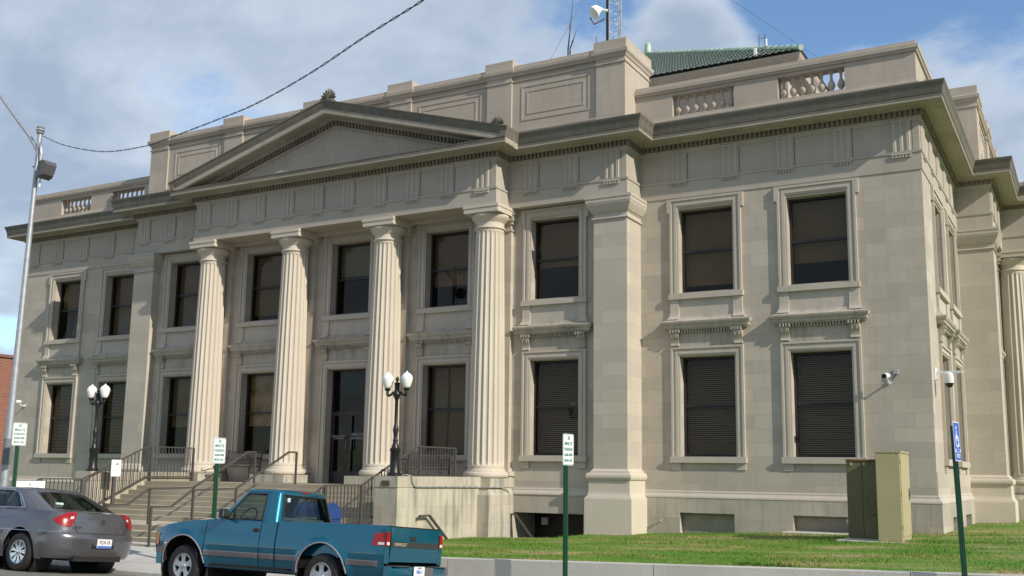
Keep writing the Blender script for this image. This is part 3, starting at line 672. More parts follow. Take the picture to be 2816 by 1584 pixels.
    for q in (-1, 1):
        b = MB(); n = 44
        for k in range(n):
            s = .04+k*.112
            if zt(s)-.56 < 10.66: continue
            b.loft([[T(q*x, dd, zt(x)-h) for dd, h in ((1.53, .44), (1.645, .44), (1.645, .56), (1.53, .56))] for x in (s, s+.062)])
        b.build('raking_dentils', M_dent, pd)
    # gable roof behind the pediment
    b = MB(); b.loft([[T(s, .5, z) for s, z in ((-5.7, 10.8), (0, zt(0)-.03), (5.7, 10.8))], [T(s, 2.0, z) for s, z in ((-5.7, 10.8), (0, zt(0)-.03), (5.7, 10.8))]], closed=False); b.build('pediment_roof', M_base, pd)
    # palmettes
    for s, z, sc in ((0, 12.49, .95), (5.3, 11.0, .72), (-5.3, 11.0, .72)):
        b = MB(); dd = 1.95 if s == 0 else 1.75
        b.box(s-.17*sc, s+.17*sc, dd-.16, dd+.04, z-.08, z+.07, T=T)
        for k in range(9):
            a = R(-78+k*19.5); Lh = .34*sc*(1-.18*abs(math.sin(a))); w = .035*sc
            ca, sa = math.cos(a), math.sin(a)
            ring = []
            for (l, ww, th) in ((.05, .5, .05), (.5, 1, .055), (.9, 1.1, .05), (1.0, .5, .03)):
                cx_, cz_ = s+sa*Lh*l, z+.06+ca*Lh*l
                ring.append([T(cx_-ca*w*ww, dd-th*.5, cz_+sa*w*ww), T(cx_, dd-th-.02, cz_), T(cx_+ca*w*ww, dd-th*.5, cz_-sa*w*ww), T(cx_, dd+th*.6, cz_)])
            b.loft(ring)
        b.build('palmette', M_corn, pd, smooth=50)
    # attic
    b = MB(); b.box(-7.6, 7.6, -.2, .60, 10.8, 12.74, T=T)
    b.build('attic_wall', M_attic, CH) if False else None
    at = b.build('attic', M_attic, CH)
    b = MB()
    b.box(-7.55, 7.55, -.22, .60, 10.85, 11.22, T=T) if False else None
    for a, c in ((5.10, 7.54), (1.86, 4.36), (-1.2, 1.2), (-4.36, -1.86), (-7.54, -5.10)):
        # plinth, string moulding, sunk panel with a raised frame
        b.box(a, c, .60, .66, 10.85, 11.20, T=T); b.box(a, c, .60, .665, 11.20, 11.235, T=T); b.box(a, c, .60, .63, 12.60, 12.64, T=T)
        p0, p1, q0, q1 = a+.27, c-.2, 11.50, 12.46
        frame = lambda x0, x1, z0, z1, w, d1: (b.box(x0, x0+w, .59, d1, z0, z1, T=T), b.box(x1-w, x1, .59, d1, z0, z1, T=T), b.box(x0+w, x1-w, .59, d1, z1-w, z1, T=T), b.box(x0+w, x1-w, .59, d1, z0, z0+w, T=T))
        frame(p0, p1, q0, q1, .05, .614); frame(p0+.16, p1-.16, q0+.16, q1-.16, .035, .612)
        # coping between blocks
        b.loft([[T(x, dd, z) for dd, z in ((-.25, 12.74), (.66, 12.74), (.68, 12.78), (.72, 12.83), (.73, 12.90), (.71, 12.905), (.67, 12.93), (.67, 13.02), (.3, 13.06), (-.25, 13.04))] for x in (a, c)])
    b.build('panel_mouldings', M_attic, at)
    for c in (7.93, 4.73, 1.53, -1.53, -4.73, -7.93):
        b = MB(); h = .39 if abs(c) > 6 else .37
        big = abs(c) > 6
        dd0 = -.95 if big else -.2
        def ring(e, z): return [T(c-h-e, dd0-e, z), T(c+h+e, dd0-e, z), T(c+h+e, .66+e, z), T(c-h-e, .66+e, z)]
        b.loft([ring(e, z) for e, z in ((0, 10.85), (0, 12.58), (.03, 12.59), (.03, 12.62), (.005, 12.63), (.005, 12.73), (.03, 12.74), (.05, 12.79), (.095, 12.84), (.105, 12.92), (.09, 12.925), (.05, 12.95), (.05, 13.19), (.0, 13.2))])
        b.build('attic_block', M_attic, at)
    # wing parapets with balustrades
    for q in (-1, 1):
        a, c = sorted((q*8.3, q*14.978)); b = MB()
        hs = [tuple(sorted((q*9.30, q*10.86))), tuple(sorted((q*11.92, q*13.45)))]
        wall_holes(b, T, a, c, 10.85, 11.82, -.02, [h+(11.20, 11.74) for h in hs], .34)
        wall_holes(b, T, a, c, 10.85, 11.82, -.36, [h+(11.20, 11.74) for h in hs], .0)
        pp = b.build('parapet', M_attic, CH, recalc=False)
        bal = [(.075, 11.2), (.075, 11.245), (.04, 11.25), (.035, 11.27), (.055, 11.30), (.082, 11.345), (.09, 11.39), (.078, 11.44), (.05, 11.49), (.034, 11.53), (.03, 11.62), (.036, 11.66), (.055, 11.675), (.055, 11.69), (.07, 11.695), (.07, 11.74)]
        first = None
        for h in hs:
            for k in range(7):
                x = h[0]+(h[1]-h[0])*(k+.5)/7; p = T(x, -.19, 0)
                if first is None:
                    bb = MB(); bb.lathe(bal, (0, 0), 14); o = bb.build('baluster', M_attic, pp, smooth=45); first = o
                else: o = first.copy(); col.objects.link(o); o.parent = pp
                o.location = (p[0], p[1], 0)
    return dr

door = build_front(front)
build_front(side, main=False)
for path in ([(8.32, 0), (15, 0), (15, 6.68)], [(15, 23.32), (15, 30), (-15, 30), (-15, 0), (-8.32, 0)]):
    b = MB(); b.sweep(path, [(-.42, 11.82), (.02, 11.82), (.035, 11.86), (.06, 11.88), (.065, 11.97), (.05, 11.98), (.0, 12.0), (.0, 12.06), (-.2, 12.08), (-.42, 12.05)]); b.build('parapet_coping', M_attic, CH)
    b = MB(); b.sweep(path, [(-.3, 10.86), (.02, 10.86), (.02, 11.12), (-.015, 11.14), (-.3, 11.14)]); b.build('parapet_plinth', M_attic, CH)
# plan of the eaves
PLAN = [(-15, 0), (-8.45, 0), (-8.45, -.883), (-5.192, -.883), (-5.192, -1.541), (5.192, -1.541), (5.192, -.883), (8.45, -.883), (8.45, 0), (15, 0),
        (15, 6.55), (15.883, 6.55), (15.883, 9.808), (16.541, 9.808), (16.541, 20.192), (15.883, 20.192), (15.883, 23.45), (15, 23.45), (15, 30), (-15, 30)]
b = MB(); b.sweep(PLAN, [(-.72, ZA), (.02, ZA), (.02, 9.484), (.04, 9.486), (.045, 9.536), (0, 9.54), (-.012, 9.545), (-.012, 10.20), (.012, 10.205), (.02, 10.27), (.035, 10.28), (.04, 10.315), (.03, 10.32), (.03, 10.44), (-.72, 10.44)], True)
b.build('entablature', M_ent, CH)
b = MB(); b.sweep(PLAN, [(-.7, 10.436), (.135, 10.436), (.15, 10.46), (.165, 10.475), (.50, 10.466), (.512, 10.455), (.535, 10.455), (.545, 10.47), (.545, 10.50), (-.7, 10.51)], True)
b.build('corona_soffit', M_soff, CH)
b = MB(); b.sweep(PLAN, [(-.6, 10.497), (.541, 10.497), (.541, 10.585), (.553, 10.59), (.554, 10.612), (.50, 10.62), (-.6, 10.63)], True)
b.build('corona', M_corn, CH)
cyr = [(.42, 10.61), (.55, 10.613), (.556, 10.63), (.565, 10.68), (.585, 10.75), (.61, 10.80), (.62, 10.83), (.622, 10.852), (.60, 10.86), (.42, 10.78)]
cy = [(-.5, 10.61), (.55, 10.613), (.556, 10.63), (.565, 10.68), (.585, 10.75), (.61, 10.80), (.62, 10.83), (.622, 10.855), (.3, 10.875), (-.5, 10.87)]
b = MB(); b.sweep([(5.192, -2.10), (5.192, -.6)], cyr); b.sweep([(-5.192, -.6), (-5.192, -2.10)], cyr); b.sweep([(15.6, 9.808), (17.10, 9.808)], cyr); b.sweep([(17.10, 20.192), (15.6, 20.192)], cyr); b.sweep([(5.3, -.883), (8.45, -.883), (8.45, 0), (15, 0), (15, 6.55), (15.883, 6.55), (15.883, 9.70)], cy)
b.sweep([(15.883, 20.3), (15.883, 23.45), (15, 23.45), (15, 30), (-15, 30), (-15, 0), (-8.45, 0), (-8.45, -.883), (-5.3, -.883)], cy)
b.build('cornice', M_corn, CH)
# plain back and left walls, flat roof
b = MB(); b.box(-15, -14.7, .01, 30, .3, 9.2); b.box(-15, 15, 29.7, 30, .3, 9.2); b.build('rear_wall', M_wall, CH)
b = MB(); b.box(-14.9, 14.85, .45, 29.9, 10.6, 10.86); b.build('flat_roof', M_base, CH)
# water table moulding
wt = [(-.05, 1.90), (.09, 1.905), (.10, 1.925), (.092, 1.96), (.06, 2.0), (.04, 2.03), (.04, 2.06), (.025, 2.075), (.02, 2.092), (-.05, 2.092)]
b = MB()
b.sweep([(8.30, 0), (15, 0), (15, 6.65)], wt); b.sweep([(15, 23.4), (15, 30), (-15, 30), (-15, 0), (-8.30, 0)], wt)
b.sweep([(5.31, -.65), (7.7, -.65)], wt); b.sweep([(-7.7, -.65), (-5.31, -.65)], wt); b.sweep([(15.65, 7.3), (15.65, 9.7)], wt)
b.build('water_table', M_trim, CH)
# upper storey block with hipped green tile roof
b = MB(); X0, X1, Y0, Y1 = -10.06, 10.06, 8.6, 24.4
b.box(X0, X1, Y0, Y1, 10.8, 15.3)
up = b.build('upper_block', M_attic, CH)
b = MB(); b.sweep([(X0, Y0), (X1, Y0), (X1, Y1), (X0, Y1)], [(-.3, 15.05), (.08, 15.05), (.10, 15.15), (.16, 15.22), (.40, 15.25), (.42, 15.45), (.50, 15.55), (.55, 15.68), (.2, 15.72), (-.3, 15.72)], True); b.build('eave_cornice', M_attic, up)
b = MB(); ex, ez, rz_ = .60, 15.74, 15.74+.545*8.5
xa, xb, ya, yb = X0-ex, X1+ex, Y0-ex, Y1+ex; rx0, rx1, rym = xa+8.5, xb-8.5, (ya+yb)/2
def roof_pt(x, y):
    k = (rz_-ez)/8.5; return ez+k*min(x-xa, xb-x, y-ya, yb-y)
# front slope as rows of barrel tiles, other slopes plain
rows = 46; slope_w = rym-ya
for r_ in range(rows):
    t0, t1 = r_/rows, (r_+1)/rows; yy0, yy1 = ya+slope_w*t0, ya+slope_w*t1; zz0, zz1 = ez+(rz_-ez)*t0, ez+(rz_-ez)*t1
    xl, xr = xa+8.5*t0, xb-8.5*t0; n = int((xr-xl)/.07)
    vs = []; fs = []
    for i in range(n+1):
        x = xl+(xr-xl)*i/n; h = .022*abs(math.sin(x*math.pi/.21))
        vs.append((x, yy0, zz0+h+.018)); vs.append((min(max(x, xa+8.5*t1), xb-8.5*t1), yy1, zz1+h)); 
    for i in range(n): fs.append((2*i, 2*i+2, 2*i+3, 2*i+1))
    b.add(vs, fs)
b.poly([(xb, ya, ez), (xb, yb, ez), (rx1, rym, rz_)]); b.poly([(xa, ya, ez), (xa, yb, ez), (rx0, rym, rz_)]); b.poly([(xa, yb, ez), (xb, yb, ez), (rx1, rym, rz_), (rx0, rym, rz_)])
for A, Bp in (((xb, ya, ez+.02), (rx1, rym, rz_)), ((xa, ya, ez), (rx0, rym, rz_)), ((rx0, rym, rz_), (rx1, rym, rz_))):
    A = Vector(A); Bp = Vector(Bp); n = int((Bp-A).length/.4)
    for i in range(n):
        p = A.lerp(Bp, i/n); q2 = A.lerp(Bp, (i+1)/n); b.tube([p+Vector((0, 0, .03)), q2+Vector((0, 0, .01))], [.10, .08], 8)
b.build('tile_roof', M_tile, up)

# text on the doors
M_vinyl = plain('door_vinyl_white', (.30, .30, .30), .6)
text('door_lettering', 'EMPLOYEE\nENTRANCE', .105, M_vinyl, door, (.33, -.62+.178, 3.36), (R(90), 0, 0), xs=.9, off=.001)
text('door_lettering', 'JEFFERSON COUNTY\nCOURTHOUSE', .062, M_vinyl, door, (-.34, -.62+.178, 3.34), (R(90), 0, 0), xs=.85, off=.001)

# ------------------------------------------------------------------ street furniture on and around the building
def lamp_post(x, label):
    t = thing('lamp_post', label, 'lamp post', (x, -4.93, 2.325), group='twin globe lamp posts on the stair walls')
    b = MB(); b.lathe([(.16, 0), (.16, .05), (.125, .07), (.12, .10), (.105, .13), (.10, .52), (.115, .54), (.115, .58), (.085, .60), (.07, .66), (.05, .72), (.06, .76), (.045, .80), (.05, .90), (.065, .98), (.05, 1.06), (.038, 1.10), (.036, 1.62), (.045, 1.64), (.06, 1.68), (.085, 1.72), (.09, 1.76), (.07, 1.80), (.055, 1.84), (.055, 1.96), (.065, 1.98), (.065, 2.0), (.02, 2.01), (.02, 2.03), (.035, 2.05), (.042, 2.08), (.03, 2.11), (.008, 2.135)], n=16)
    b.build('post', M_black, t, smooth=40)
    for q in (-1, 1):
        b = MB(); b.tube([(q*.04, 0, 1.80), (q*.10, 0, 1.79), (q*.17, 0, 1.735), (q*.215, 0, 1.725), (q*.245, 0, 1.75), (q*.25, 0, 1.79), (q*.25, 0, 1.835)], [.03, .026, .025, .03, .033, .033, .028], 10)
        b.lathe([(.03, 1.82), (.065, 1.85), (.07, 1.875), (.05, 1.885)], (q*.25, 0), 16); b.build('arm', M_black, t, smooth=40)
        b = MB(); b.lathe([(.055, 1.88), (.08, 1.91), (.105, 1.98), (.125, 2.06), (.128, 2.10), (.115, 2.14), (.085, 2.18), (.05, 2.205), (.02, 2.225), (.012, 2.245), (.004, 2.255)], (q*.25, 0), 24); b.build('globe', M_globe, t, smooth=60)
lamp_post(4.77, 'black twin globe lamp post on the stair wall nearer the lawn'); lamp_post(-4.73, 'black twin globe lamp post on the stair wall behind the grey sedan')

def railing(q, label):
    t = thing('railing', label, 'railing', (q*4.36, -3.5, 2.08), group='balustered railings along both sides of the stair'); x = 0
    Y = lambda y: y+3.5; Z = lambda z: z-2.08
    top = [(-1.85, 3.0), (-3.5, 3.0), (-5.5, 2.13), (-6.72, 2.13), (-7.35, 1.82)]
    bot = [(-1.85, 2.20), (-3.5, 2.20), (-5.5, 1.28), (-6.72, 1.28), (-7.35, 1.0)]
    b = MB()
    for L_ in (top, bot):
        for i in range(4): b.bar((x, Y(L_[i][0]), Z(L_[i][1])), (x, Y(L_[i+1][0]), Z(L_[i+1][1])), .045, .03)
    b.build('rail', M_rail, t)
    def at(L_, y):
        for i in range(4):
            if L_[i+1][0] <= y <= L_[i][0]: k = (y-L_[i][0])/(L_[i+1][0]-L_[i][0]); return L_[i][1]+k*(L_[i+1][1]-L_[i][1])
    y = -1.95; proto = None
    b = MB()
    while y > -7.3: b.bar((x, Y(y), Z(at(bot, y))), (x, Y(y), Z(at(top, y))), .018); y -= .115
    b.build('balusters', M_rail, t)
    for y, zb in ((-1.85, 2.08), (-3.36, 2.08), (-5.52, 1.17), (-6.72, 1.17), (-7.35, .84)):
        b = MB(); b.box(-.025, .025, Y(y)-.025, Y(y)+.025, Z(zb), Z(at(top, y))); b.build('post', M_rail, t)
railing(1, 'dark balustered iron railing along the stair beside the lamp post nearer the lawn'); railing(-1, 'dark balustered iron railing on the side of the stair nearer the grey sedan')

def handrail(x, label):
    t = thing('handrail', label, 'handrail', (x, -5, 1.2), group='bare pipe handrails in the middle of the stair')
    pts = [(-3.27, 2.08), (-3.27, 2.86), (-3.55, 2.86), (-5.3, 1.985), (-6.65, 1.955), (-7.2, 1.62), (-7.75, 1.62), (-7.75, .80)]
    b = MB()
    for i in range(len(pts)-1):
        p, q = pts[i], pts[i+1]; b.bar((0, p[0]+5, p[1]-1.2), (0, q[0]+5, q[1]-1.2), .042, .042)
    b.build('rail', M_rail, t)
    for y, z0, z1 in ((-5.3, 1.17, 1.985), (-6.6, 1.17, 1.955)): b = MB(); b.box(-.021, .021, y+5-.021, y+5+.021, z0-1.2, z1-1.2); b.build('post', M_rail, t)
handrail(.62, 'bare pipe handrail in the middle of the stair, nearer the blue-green truck'); handrail(-.73, 'bare pipe handrail in the middle of the stair, nearer the bench between the columns')

def area_rail(T, label, y0=None):
    b = MB(); p = T
    for i in range(len(p)-1): b.bar(p[i], p[i+1], .05, .04)
    return tag(b.build('wall_handrail', M_rail), label, 'handrail')
area_rail([(5.16, -4.50, 1.44), (5.16, -4.50, 1.49), (5.16, -4.12, 1.49), (5.16, -3.15, .78), (5.16, -2.3, .2)], 'short sloping handrail fixed to the side of the stained stair wall')
area_rail([(5.37, -.86, .55), (5.37, -.86, 1.44), (5.50, -.86, 1.44), (5.98, -.86, .88), (6.3, -.86, .5)], 'thin sloping handrail in front of the dark basement doorway')

def bench(x, label):
    t = thing('bench', label, 'bench', (x, -1.25, 2.08), group='slatted metal benches in the portico')
    b = MB()
    for k in range(8): b.box(-.62, .62, -.36+k*.058, -.36+k*.058+.035, .42-.002*k, .435-.002*k)
    b.build('seat', M_rail, t)
    b = MB()
    for k in range(8): z = .49+k*.048; y = .10+k*.012; b.box(-.62, .62, y, y+.012, z, z+.03)
    b.build('backrest', M_rail, t)
    for q in (-1, 1):
        b = MB(); X = q*.64; pts = [(X, .22, .90), (X, .16, .70), (X, .11, .5), (X, .10, .43), (X, .14, .2), (X, .22, 0)]; b.tube(pts, .018, 6)
        b.tube([(X, .10, .43), (X, -.2, .42), (X, -.36, .43), (X, -.40, .40)], .016, 6); b.tube([(X, -.36, .42), (X, -.30, .22), (X, -.38, 0)], .016, 6)
        b.tube([(X, .14, .66), (X, -.1, .66), (X, -.32, .64), (X, -.40, .67), (X, -.39, .73), (X, -.34, .73)], .016, 6); b.tube([(X, -.3, .64), (X, -.27, .43)], .013, 6); b.tube([(X, .12, .40), (X, -.1, .12), (X, -.32, .40)], .010, 6)
        b.build('leg', M_black, t)
bench(-3.15, 'dark slatted metal bench between the columns, seen through the open handrails'); bench(3.10, 'dark slatted metal bench seen through the balusters beside the lamp post')

# parking signs on green posts
def parking_sign(x, y, label, z=.56, zs=3.3, rz=0):
    t = thing('parking_sign', label, 'parking sign', (x, y, z), rz, group='green and white parking signs on green posts'); h = zs-z
    b = MB(); b.loft([[(px, py, zz) for px, py in ((-.03, -.035), (.015, -.035), (.015, -.012), (.03, -.012), (.03, .012), (.015, .012), (.015, .035), (-.03, .035))] for zz in (-.3, h-.02)]); b.build('post', M_green, t)
    def plate(n, mat, wy, z0, z1, x0, x1, r=.03):
        b = MB(); pts = []
        for (cy_, cz_, a0) in ((wy-r, z1-r, 0), (-wy+r, z1-r, 90), (-wy+r, z0+r, 180), (wy-r, z0+r, 270)):
            for k in range(4): a = R(a0+k*30); pts.append((cy_+r*math.cos(a), cz_+r*math.sin(a)))
        b.loft([[(xx, p, q) for p, q in pts] for xx in (x0, x1)]); return b.build(n, mat, t)
    plate('plate', M_white, .152, h-.47, h, .032, .036); plate('border', M_greentext, .145, h-.463, h-.007, .036, .0368); plate('face', M_white, .138, h-.456, h-.014, .0368, .0376)
    for k, (s_, sz) in enumerate((('30', .085), ('MINUTE', .075), ('PARKING', .07), ('8AM-4PM', .066), ('MON.-FRI.', .062))):
        text('lettering', s_, sz, M_greentext, t, (.039, 0, h-.065-.084*k), (R(90), 0, R(90)), xs=.82, off=.0015)
parking_sign(-1.58, -9.4, 'green and white parking sign beside the galvanised lamp pole', zs=3.31, rz=R(-8))
parking_sign(3.75, -9.1, 'green and white parking sign between the gray car and the blue-green truck', zs=2.99, rz=R(-2))
parking_sign(10.9, -9.1, 'green and white parking sign standing alone in front of the lawn', zs=3.02, rz=R(-6))
def accessible_sign():
    t = thing('accessible_parking_sign', 'blue and white wheelchair parking sign on a leaning green post', 'parking sign', (16.39, -8.9, .6), rot=(R(0), R(-1.5), R(-7)))
    b = MB(); b.loft([[(px, py, zz) for px, py in ((-.03, -.035), (.015, -.035), (.015, -.012), (.03, -.012), (.03, .012), (.015, .012), (.015, .035), (-.03, .035))] for zz in (-.3, 2.5)]); b.build('post', M_green, t)
    b = MB(); b.box(.032, .036, -.152, .152, 2.05, 2.55); b.build('plate', M_white, t)
    b = MB(); b.box(.036, .0372, -.142, .142, 2.06, 2.54); b.build('blue_field', M_blue, t)
    b = MB(); y0, z0 = 0.0, 2.31
    b.lathe([(.003, .0374), (.022, .0374), (.022, .039), (.003, .039)], (y0-.02, z0+.165), 12, axis='x')
    b.loft([[(xx, y0-.035+p, z0+q) for p, q in ((0, .13), (.03, .13), (.035, .06), (.09, .06), (.09, .035), (.035, .035), (.03, 0), (0, .0))] for xx in (.0374, .039)])
    for k in range(16):
        a0, a1 = R(120+k*17), R(120+(k+1)*17); 
        b.loft([[(xx, y0-.005+rr*math.cos(a), z0+.0+rr*math.sin(a)) for a, rr in ((a0, .085), (a1, .085), (a1, .063), (a0, .063))] for xx in (.0374, .0388)])
    b.loft([[(xx, y0+p, z0+q) for p, q in ((.03, .03), (.055, .03), (.10, -.07), (.075, -.075))] for xx in (.0374, .039)])
    b.build('wheelchair_symbol', M_white, t)
    b = MB(); b.box(.0374, .0386, -.13, .13, 2.165, 2.205); b.build('white_band', M_white, t)
    text('lettering', 'PARKING', .045, M_blue, t, (.0396, 0, 2.185), (R(90), 0, R(90)), xs=1.0, off=.001)
    text('lettering', 'ONLY', .075, M_white, t, (.039, 0, 2.115), (R(90), 0, R(90)), xs=.9, off=.001)
accessible_sign()

def notice(x, y, z, w, h, zt, label, lines, rz):
    t = thing('notice_sign', label, 'sign', (x, y, z), rz)
    b = MB(); b.bevbox(-.045, .045, -.04, .04, 0, zt-z-h*.5, .01); b.build('post', M_rail, t)
    b = MB(); b.bevbox(.046, .062, -w/2-.01, w/2+.01, zt-z-h-.01, zt-z+.01, .003); b.build('backing', M_rail, t)
    b = MB(); b.bevbox(.063, .072, -w/2, w/2, zt-z-h, zt-z, .003); b.build('panel', M_white, t)
    b = MB()
    for (a, c, q, e) in lines: b.box(.0722, .0735, a*w, c*w, zt-z-h+q*h, zt-z-h+e*h)
    b.build('printing', M_trimgray, t)
notice(-3.98, -4.86, 1.5, .26, .42, 2.62, 'tall white notice panel on a gray post standing on the stair', [(-.15, .25, .70, .72), (.02, .2, .72, .80), (-.3, .3, .42, .43), (-.3, .3, .34, .35)], R(-14))
notice(-3.05, -7.95, .8, .62, .25, 2.10, 'wide white notice board on a post behind the gray car', [(-.02, .02, .6, .75), (-.3, .3, .4, .42)], R(-35))

def mailbox(x, label):
    t = thing('mailbox', label, 'mailbox', (x, -8.75, .72), R(180), group='blue round-topped mailboxes behind the truck')
    prof = [(-.26, .16), (.26, .16), (.26, .85)]+[(.26*math.cos(R(a)), .85+.28*math.sin(R(a))) for a in range(10, 180, 10)]+[(-.26, .85)]
    b = MB(); b.loft([[(xx, p, q) for p, q in prof] for xx in (-.25, .25)]); b.build('body', M_bmail, t)
    b = MB(); b.loft([[(xx, p*1.04, .16+(q-.16)*1.015) for p, q in prof[2:]] for xx in (-.275, -.25)]); b.loft([[(xx, p*1.04, .16+(q-.16)*1.015) for p, q in prof[2:]] for xx in (.25, .275)]); b.build('rim', M_bmail, t)
    for px in (-.2, .2):
        for py in (-.2, .2): b = MB(); b.box(px-.03, px+.03, py-.03, py+.03, 0, .17); b.build('leg', M_bmail, t)
    b = MB(); b.box(-.2, .2, .262, .27, .55, .80); b.build('notice_panel', M_white, t)
    b = MB(); b.box(-.18, .18, .255, .30, .87, .90); b.build('handle', M_chrome, t)
mailbox(5.92, 'blue round-topped mailbox showing past the rear edge of the truck cab'); mailbox(5.27, 'blue round-topped mailbox seen through the rear window of the truck')

# cabinets on the lawn
def cabinets():
    z = lawn_z(14.5, -3)
    t = thing('utility_cabinet', 'tall tan metal utility cabinet standing on the lawn by the building corner', 'utility cabinet', (14.53, -2.9, z-.02), 0)
    b = MB(); b.bevbox(-.215, .215, -.10, .92, 0, 1.66, .008); b.build('body', M_tan, t)
    b = MB(); b.box(-.225, .235, -.11, .93, 1.655, 1.685); b.build('lid', M_tan, t)
    b = MB(); b.bevbox(.216, .228, -.07, .89, .12, 1.62, .004); b.build('door', M_tan, t)
    b = MB(); b.box(.228, .238, .70, .80, .78, 1.0); b.box(.238, .25, .73, .76, .84, .95); b.build('handle', M_trimgray, t)
    for zz in (.3, .9, 1.5): b = MB(); b.tube([(.225, -.085, zz-.04), (.225, -.085, zz+.04)], .014, 8); b.build('hinge', M_tan, t)
    b = MB(); b.lathe([(.02, 1.685), (.02, 1.70), (.01, 1.715)], (.06, .2), 8); b.build('lifting_eye', M_chrome, t)
    t = thing('utility_cabinet', 'dark olive metal cabinet with a rusty top behind the tan one', 'utility cabinet', (13.93, -2.0, z-.02), 0)
    b = MB(); b.bevbox(-.30, .30, -.25, .35, 0, 1.52, .008); b.build('body', M_olive, t)
    b = MB(); b.box(-.31, .31, -.28, .37, 1.515, 1.545); b.build('lid', M_rust, t)
    for x0, x1 in ((-.28, -.01), (.01, .28)): b = MB(); b.bevbox(x0, x1, -.262, -.25, .04, 1.48, .003); b.build('door', M_olive, t)
    b = MB(); b.box(.12, .29, -.30, -.262, .5, 1.02); b.build('meter_box', M_olive, t)
    for xx in (-.22, .02): b = MB(); b.box(xx, xx+.04, -.275, -.26, 1.42, 1.48); b.build('latch', M_tan, t)
cabinets()
def hydrant():
    t = thing('hose_connection', 'small red twin hose connection on the low basement wall', 'hose connection', (13.35, -.09, 1.52))
    b = MB(); b.lathe([(.11, 0), (.11, -.02), (.05, -.03), (.05, -.12)], (0, 0), 16, axis='y'); b.build('flange', M_red, t, smooth=40)
    for q in (-1, 1):
        b = MB(); b.tube([(0, -.08, 0), (q*.07, -.14, .0), (q*.09, -.20, 0)], [.045, .05, .055], 10); b.build('inlet', M_red, t)
        b = MB(); b.tube([(q*.09, -.20, 0), (q*.095, -.225, 0)], .058, 10); b.build('cap', M_galv, t)
hydrant()
def tap():
    t = thing('garden_tap', 'small outdoor water tap sticking out of the low basement wall', 'tap', (9.0, -.09, 1.40))
    b = MB(); b.tube([(0, .0, 0), (0, -.10, 0), (0, -.13, -.04)], .014, 8); b.build('spout', M_galv, t); b = MB(); b.lathe([(.03, .04), (.03, .055)], (0, -.09), 8); b.tube([(0, -.09, 0), (0, -.09, .05)], .007, 6); b.build('handle', M_galv, t)
tap()

def camera_unit(loc, rz, label, box=True, arm=False):
    t = thing('security_camera', label, 'security camera', loc, rz, group='white security cameras on the walls')
    if not arm:
        b = MB(); b.lathe([(.05, 0), (.05, -.02), (.02, -.03)], (0, 0), 12, axis='y'); b.tube([(0, -.02, 0), (0, -.12, -.01), (0, -.20, .03), (0, -.24, .08)], .022, 8); b.build('bracket', M_plas, t, smooth=50)
        b = MB(); b.tube([(.02, -.19, .13), (-.0, -.27, .12), (-.03, -.42, .10)], [.05, .068, .062], 14); b.build('housing', M_plas, t, smooth=40)
        b = MB(); b.tube([(-.03, -.42, .10), (-.032, -.432, .098)], .05, 14); b.build('lens', M_black, t)
        if box:
            b = MB(); b.bevbox(.10, .21, -.06, 0, .17, .28, .006); b.build('junction_box', M_galv, t); b = MB(); b.tube([(.15, -.03, .18), (.12, -.06, .10), (.05, -.05, .02), (0, -.02, 0)], .008, 6); b.build('cable', M_black, t)
    else:
        b = MB(); b.bevbox(-.02, .02, -.09, .09, -.03, .24, .005); b.bevbox(.0, .55, -.02, .02, .10, .16, .005); b.build('bracket', M_plas, t)
        b = MB(); b.lathe([(.055, -.02), (.09, -.10), (.10, .02), (.09, .10), (.05, .13)][1:], (.27, 0), 20); b.build('housing', M_plas, t, smooth=40)
        b = MB(); b.lathe([(.0, -.20), (.05, -.185), (.078, -.14), (.085, -.10)], (.27, 0), 20); b.build('lens', M_black, t, smooth=60)
camera_unit((14.14, -.01, 4.46), 0, 'white security camera on the front wall beside the right window')
camera_unit((-14.45, -.01, 4.50), 0, 'white security camera on the far end of the front wall behind the pole', box=False)
camera_unit((15.02, .45, 4.55), R(-5), 'white dome security camera on a long arm at the building corner', arm=True)
def conduit():
    b = MB(); x = 5.085
    b.tube([(4.9, -4.83, 2.345), (5.0, -4.80, 2.36), (x, -4.74, 2.33), (x, -4.70, 2.2), (x, -4.62, 2.115), (x, -4.5, 2.10), (x, -1.9, 2.085), (5.1, -1.875, 2.085), (5.34, -1.875, 2.085), (5.345, -1.80, 2.085), (5.345, -1.2, 2.08), (5.345, -.95, 1.98), (5.355, -.86, 1.80), (5.355, -.84, 1.55)], .014, 6)
    for k in range(11): y = -4.4+k*.26; b.box(x-.015, x+.015, y-.012, y+.012, 2.09, 2.125)
    tag(b.build('conduit', M_galv), 'thin metal conduit running along the stair wall from the lamp post', 'conduit')
    b = MB(); b.bevbox(4.66, 4.865, -5.232, -5.214, 2.13, 2.235, .004); tag(b.build('wall_plate', plain('bronze_plate', (.10, .075, .03), .5)), 'small bronze plate on the end of the stair wall below the lamp post', 'plate')
conduit()

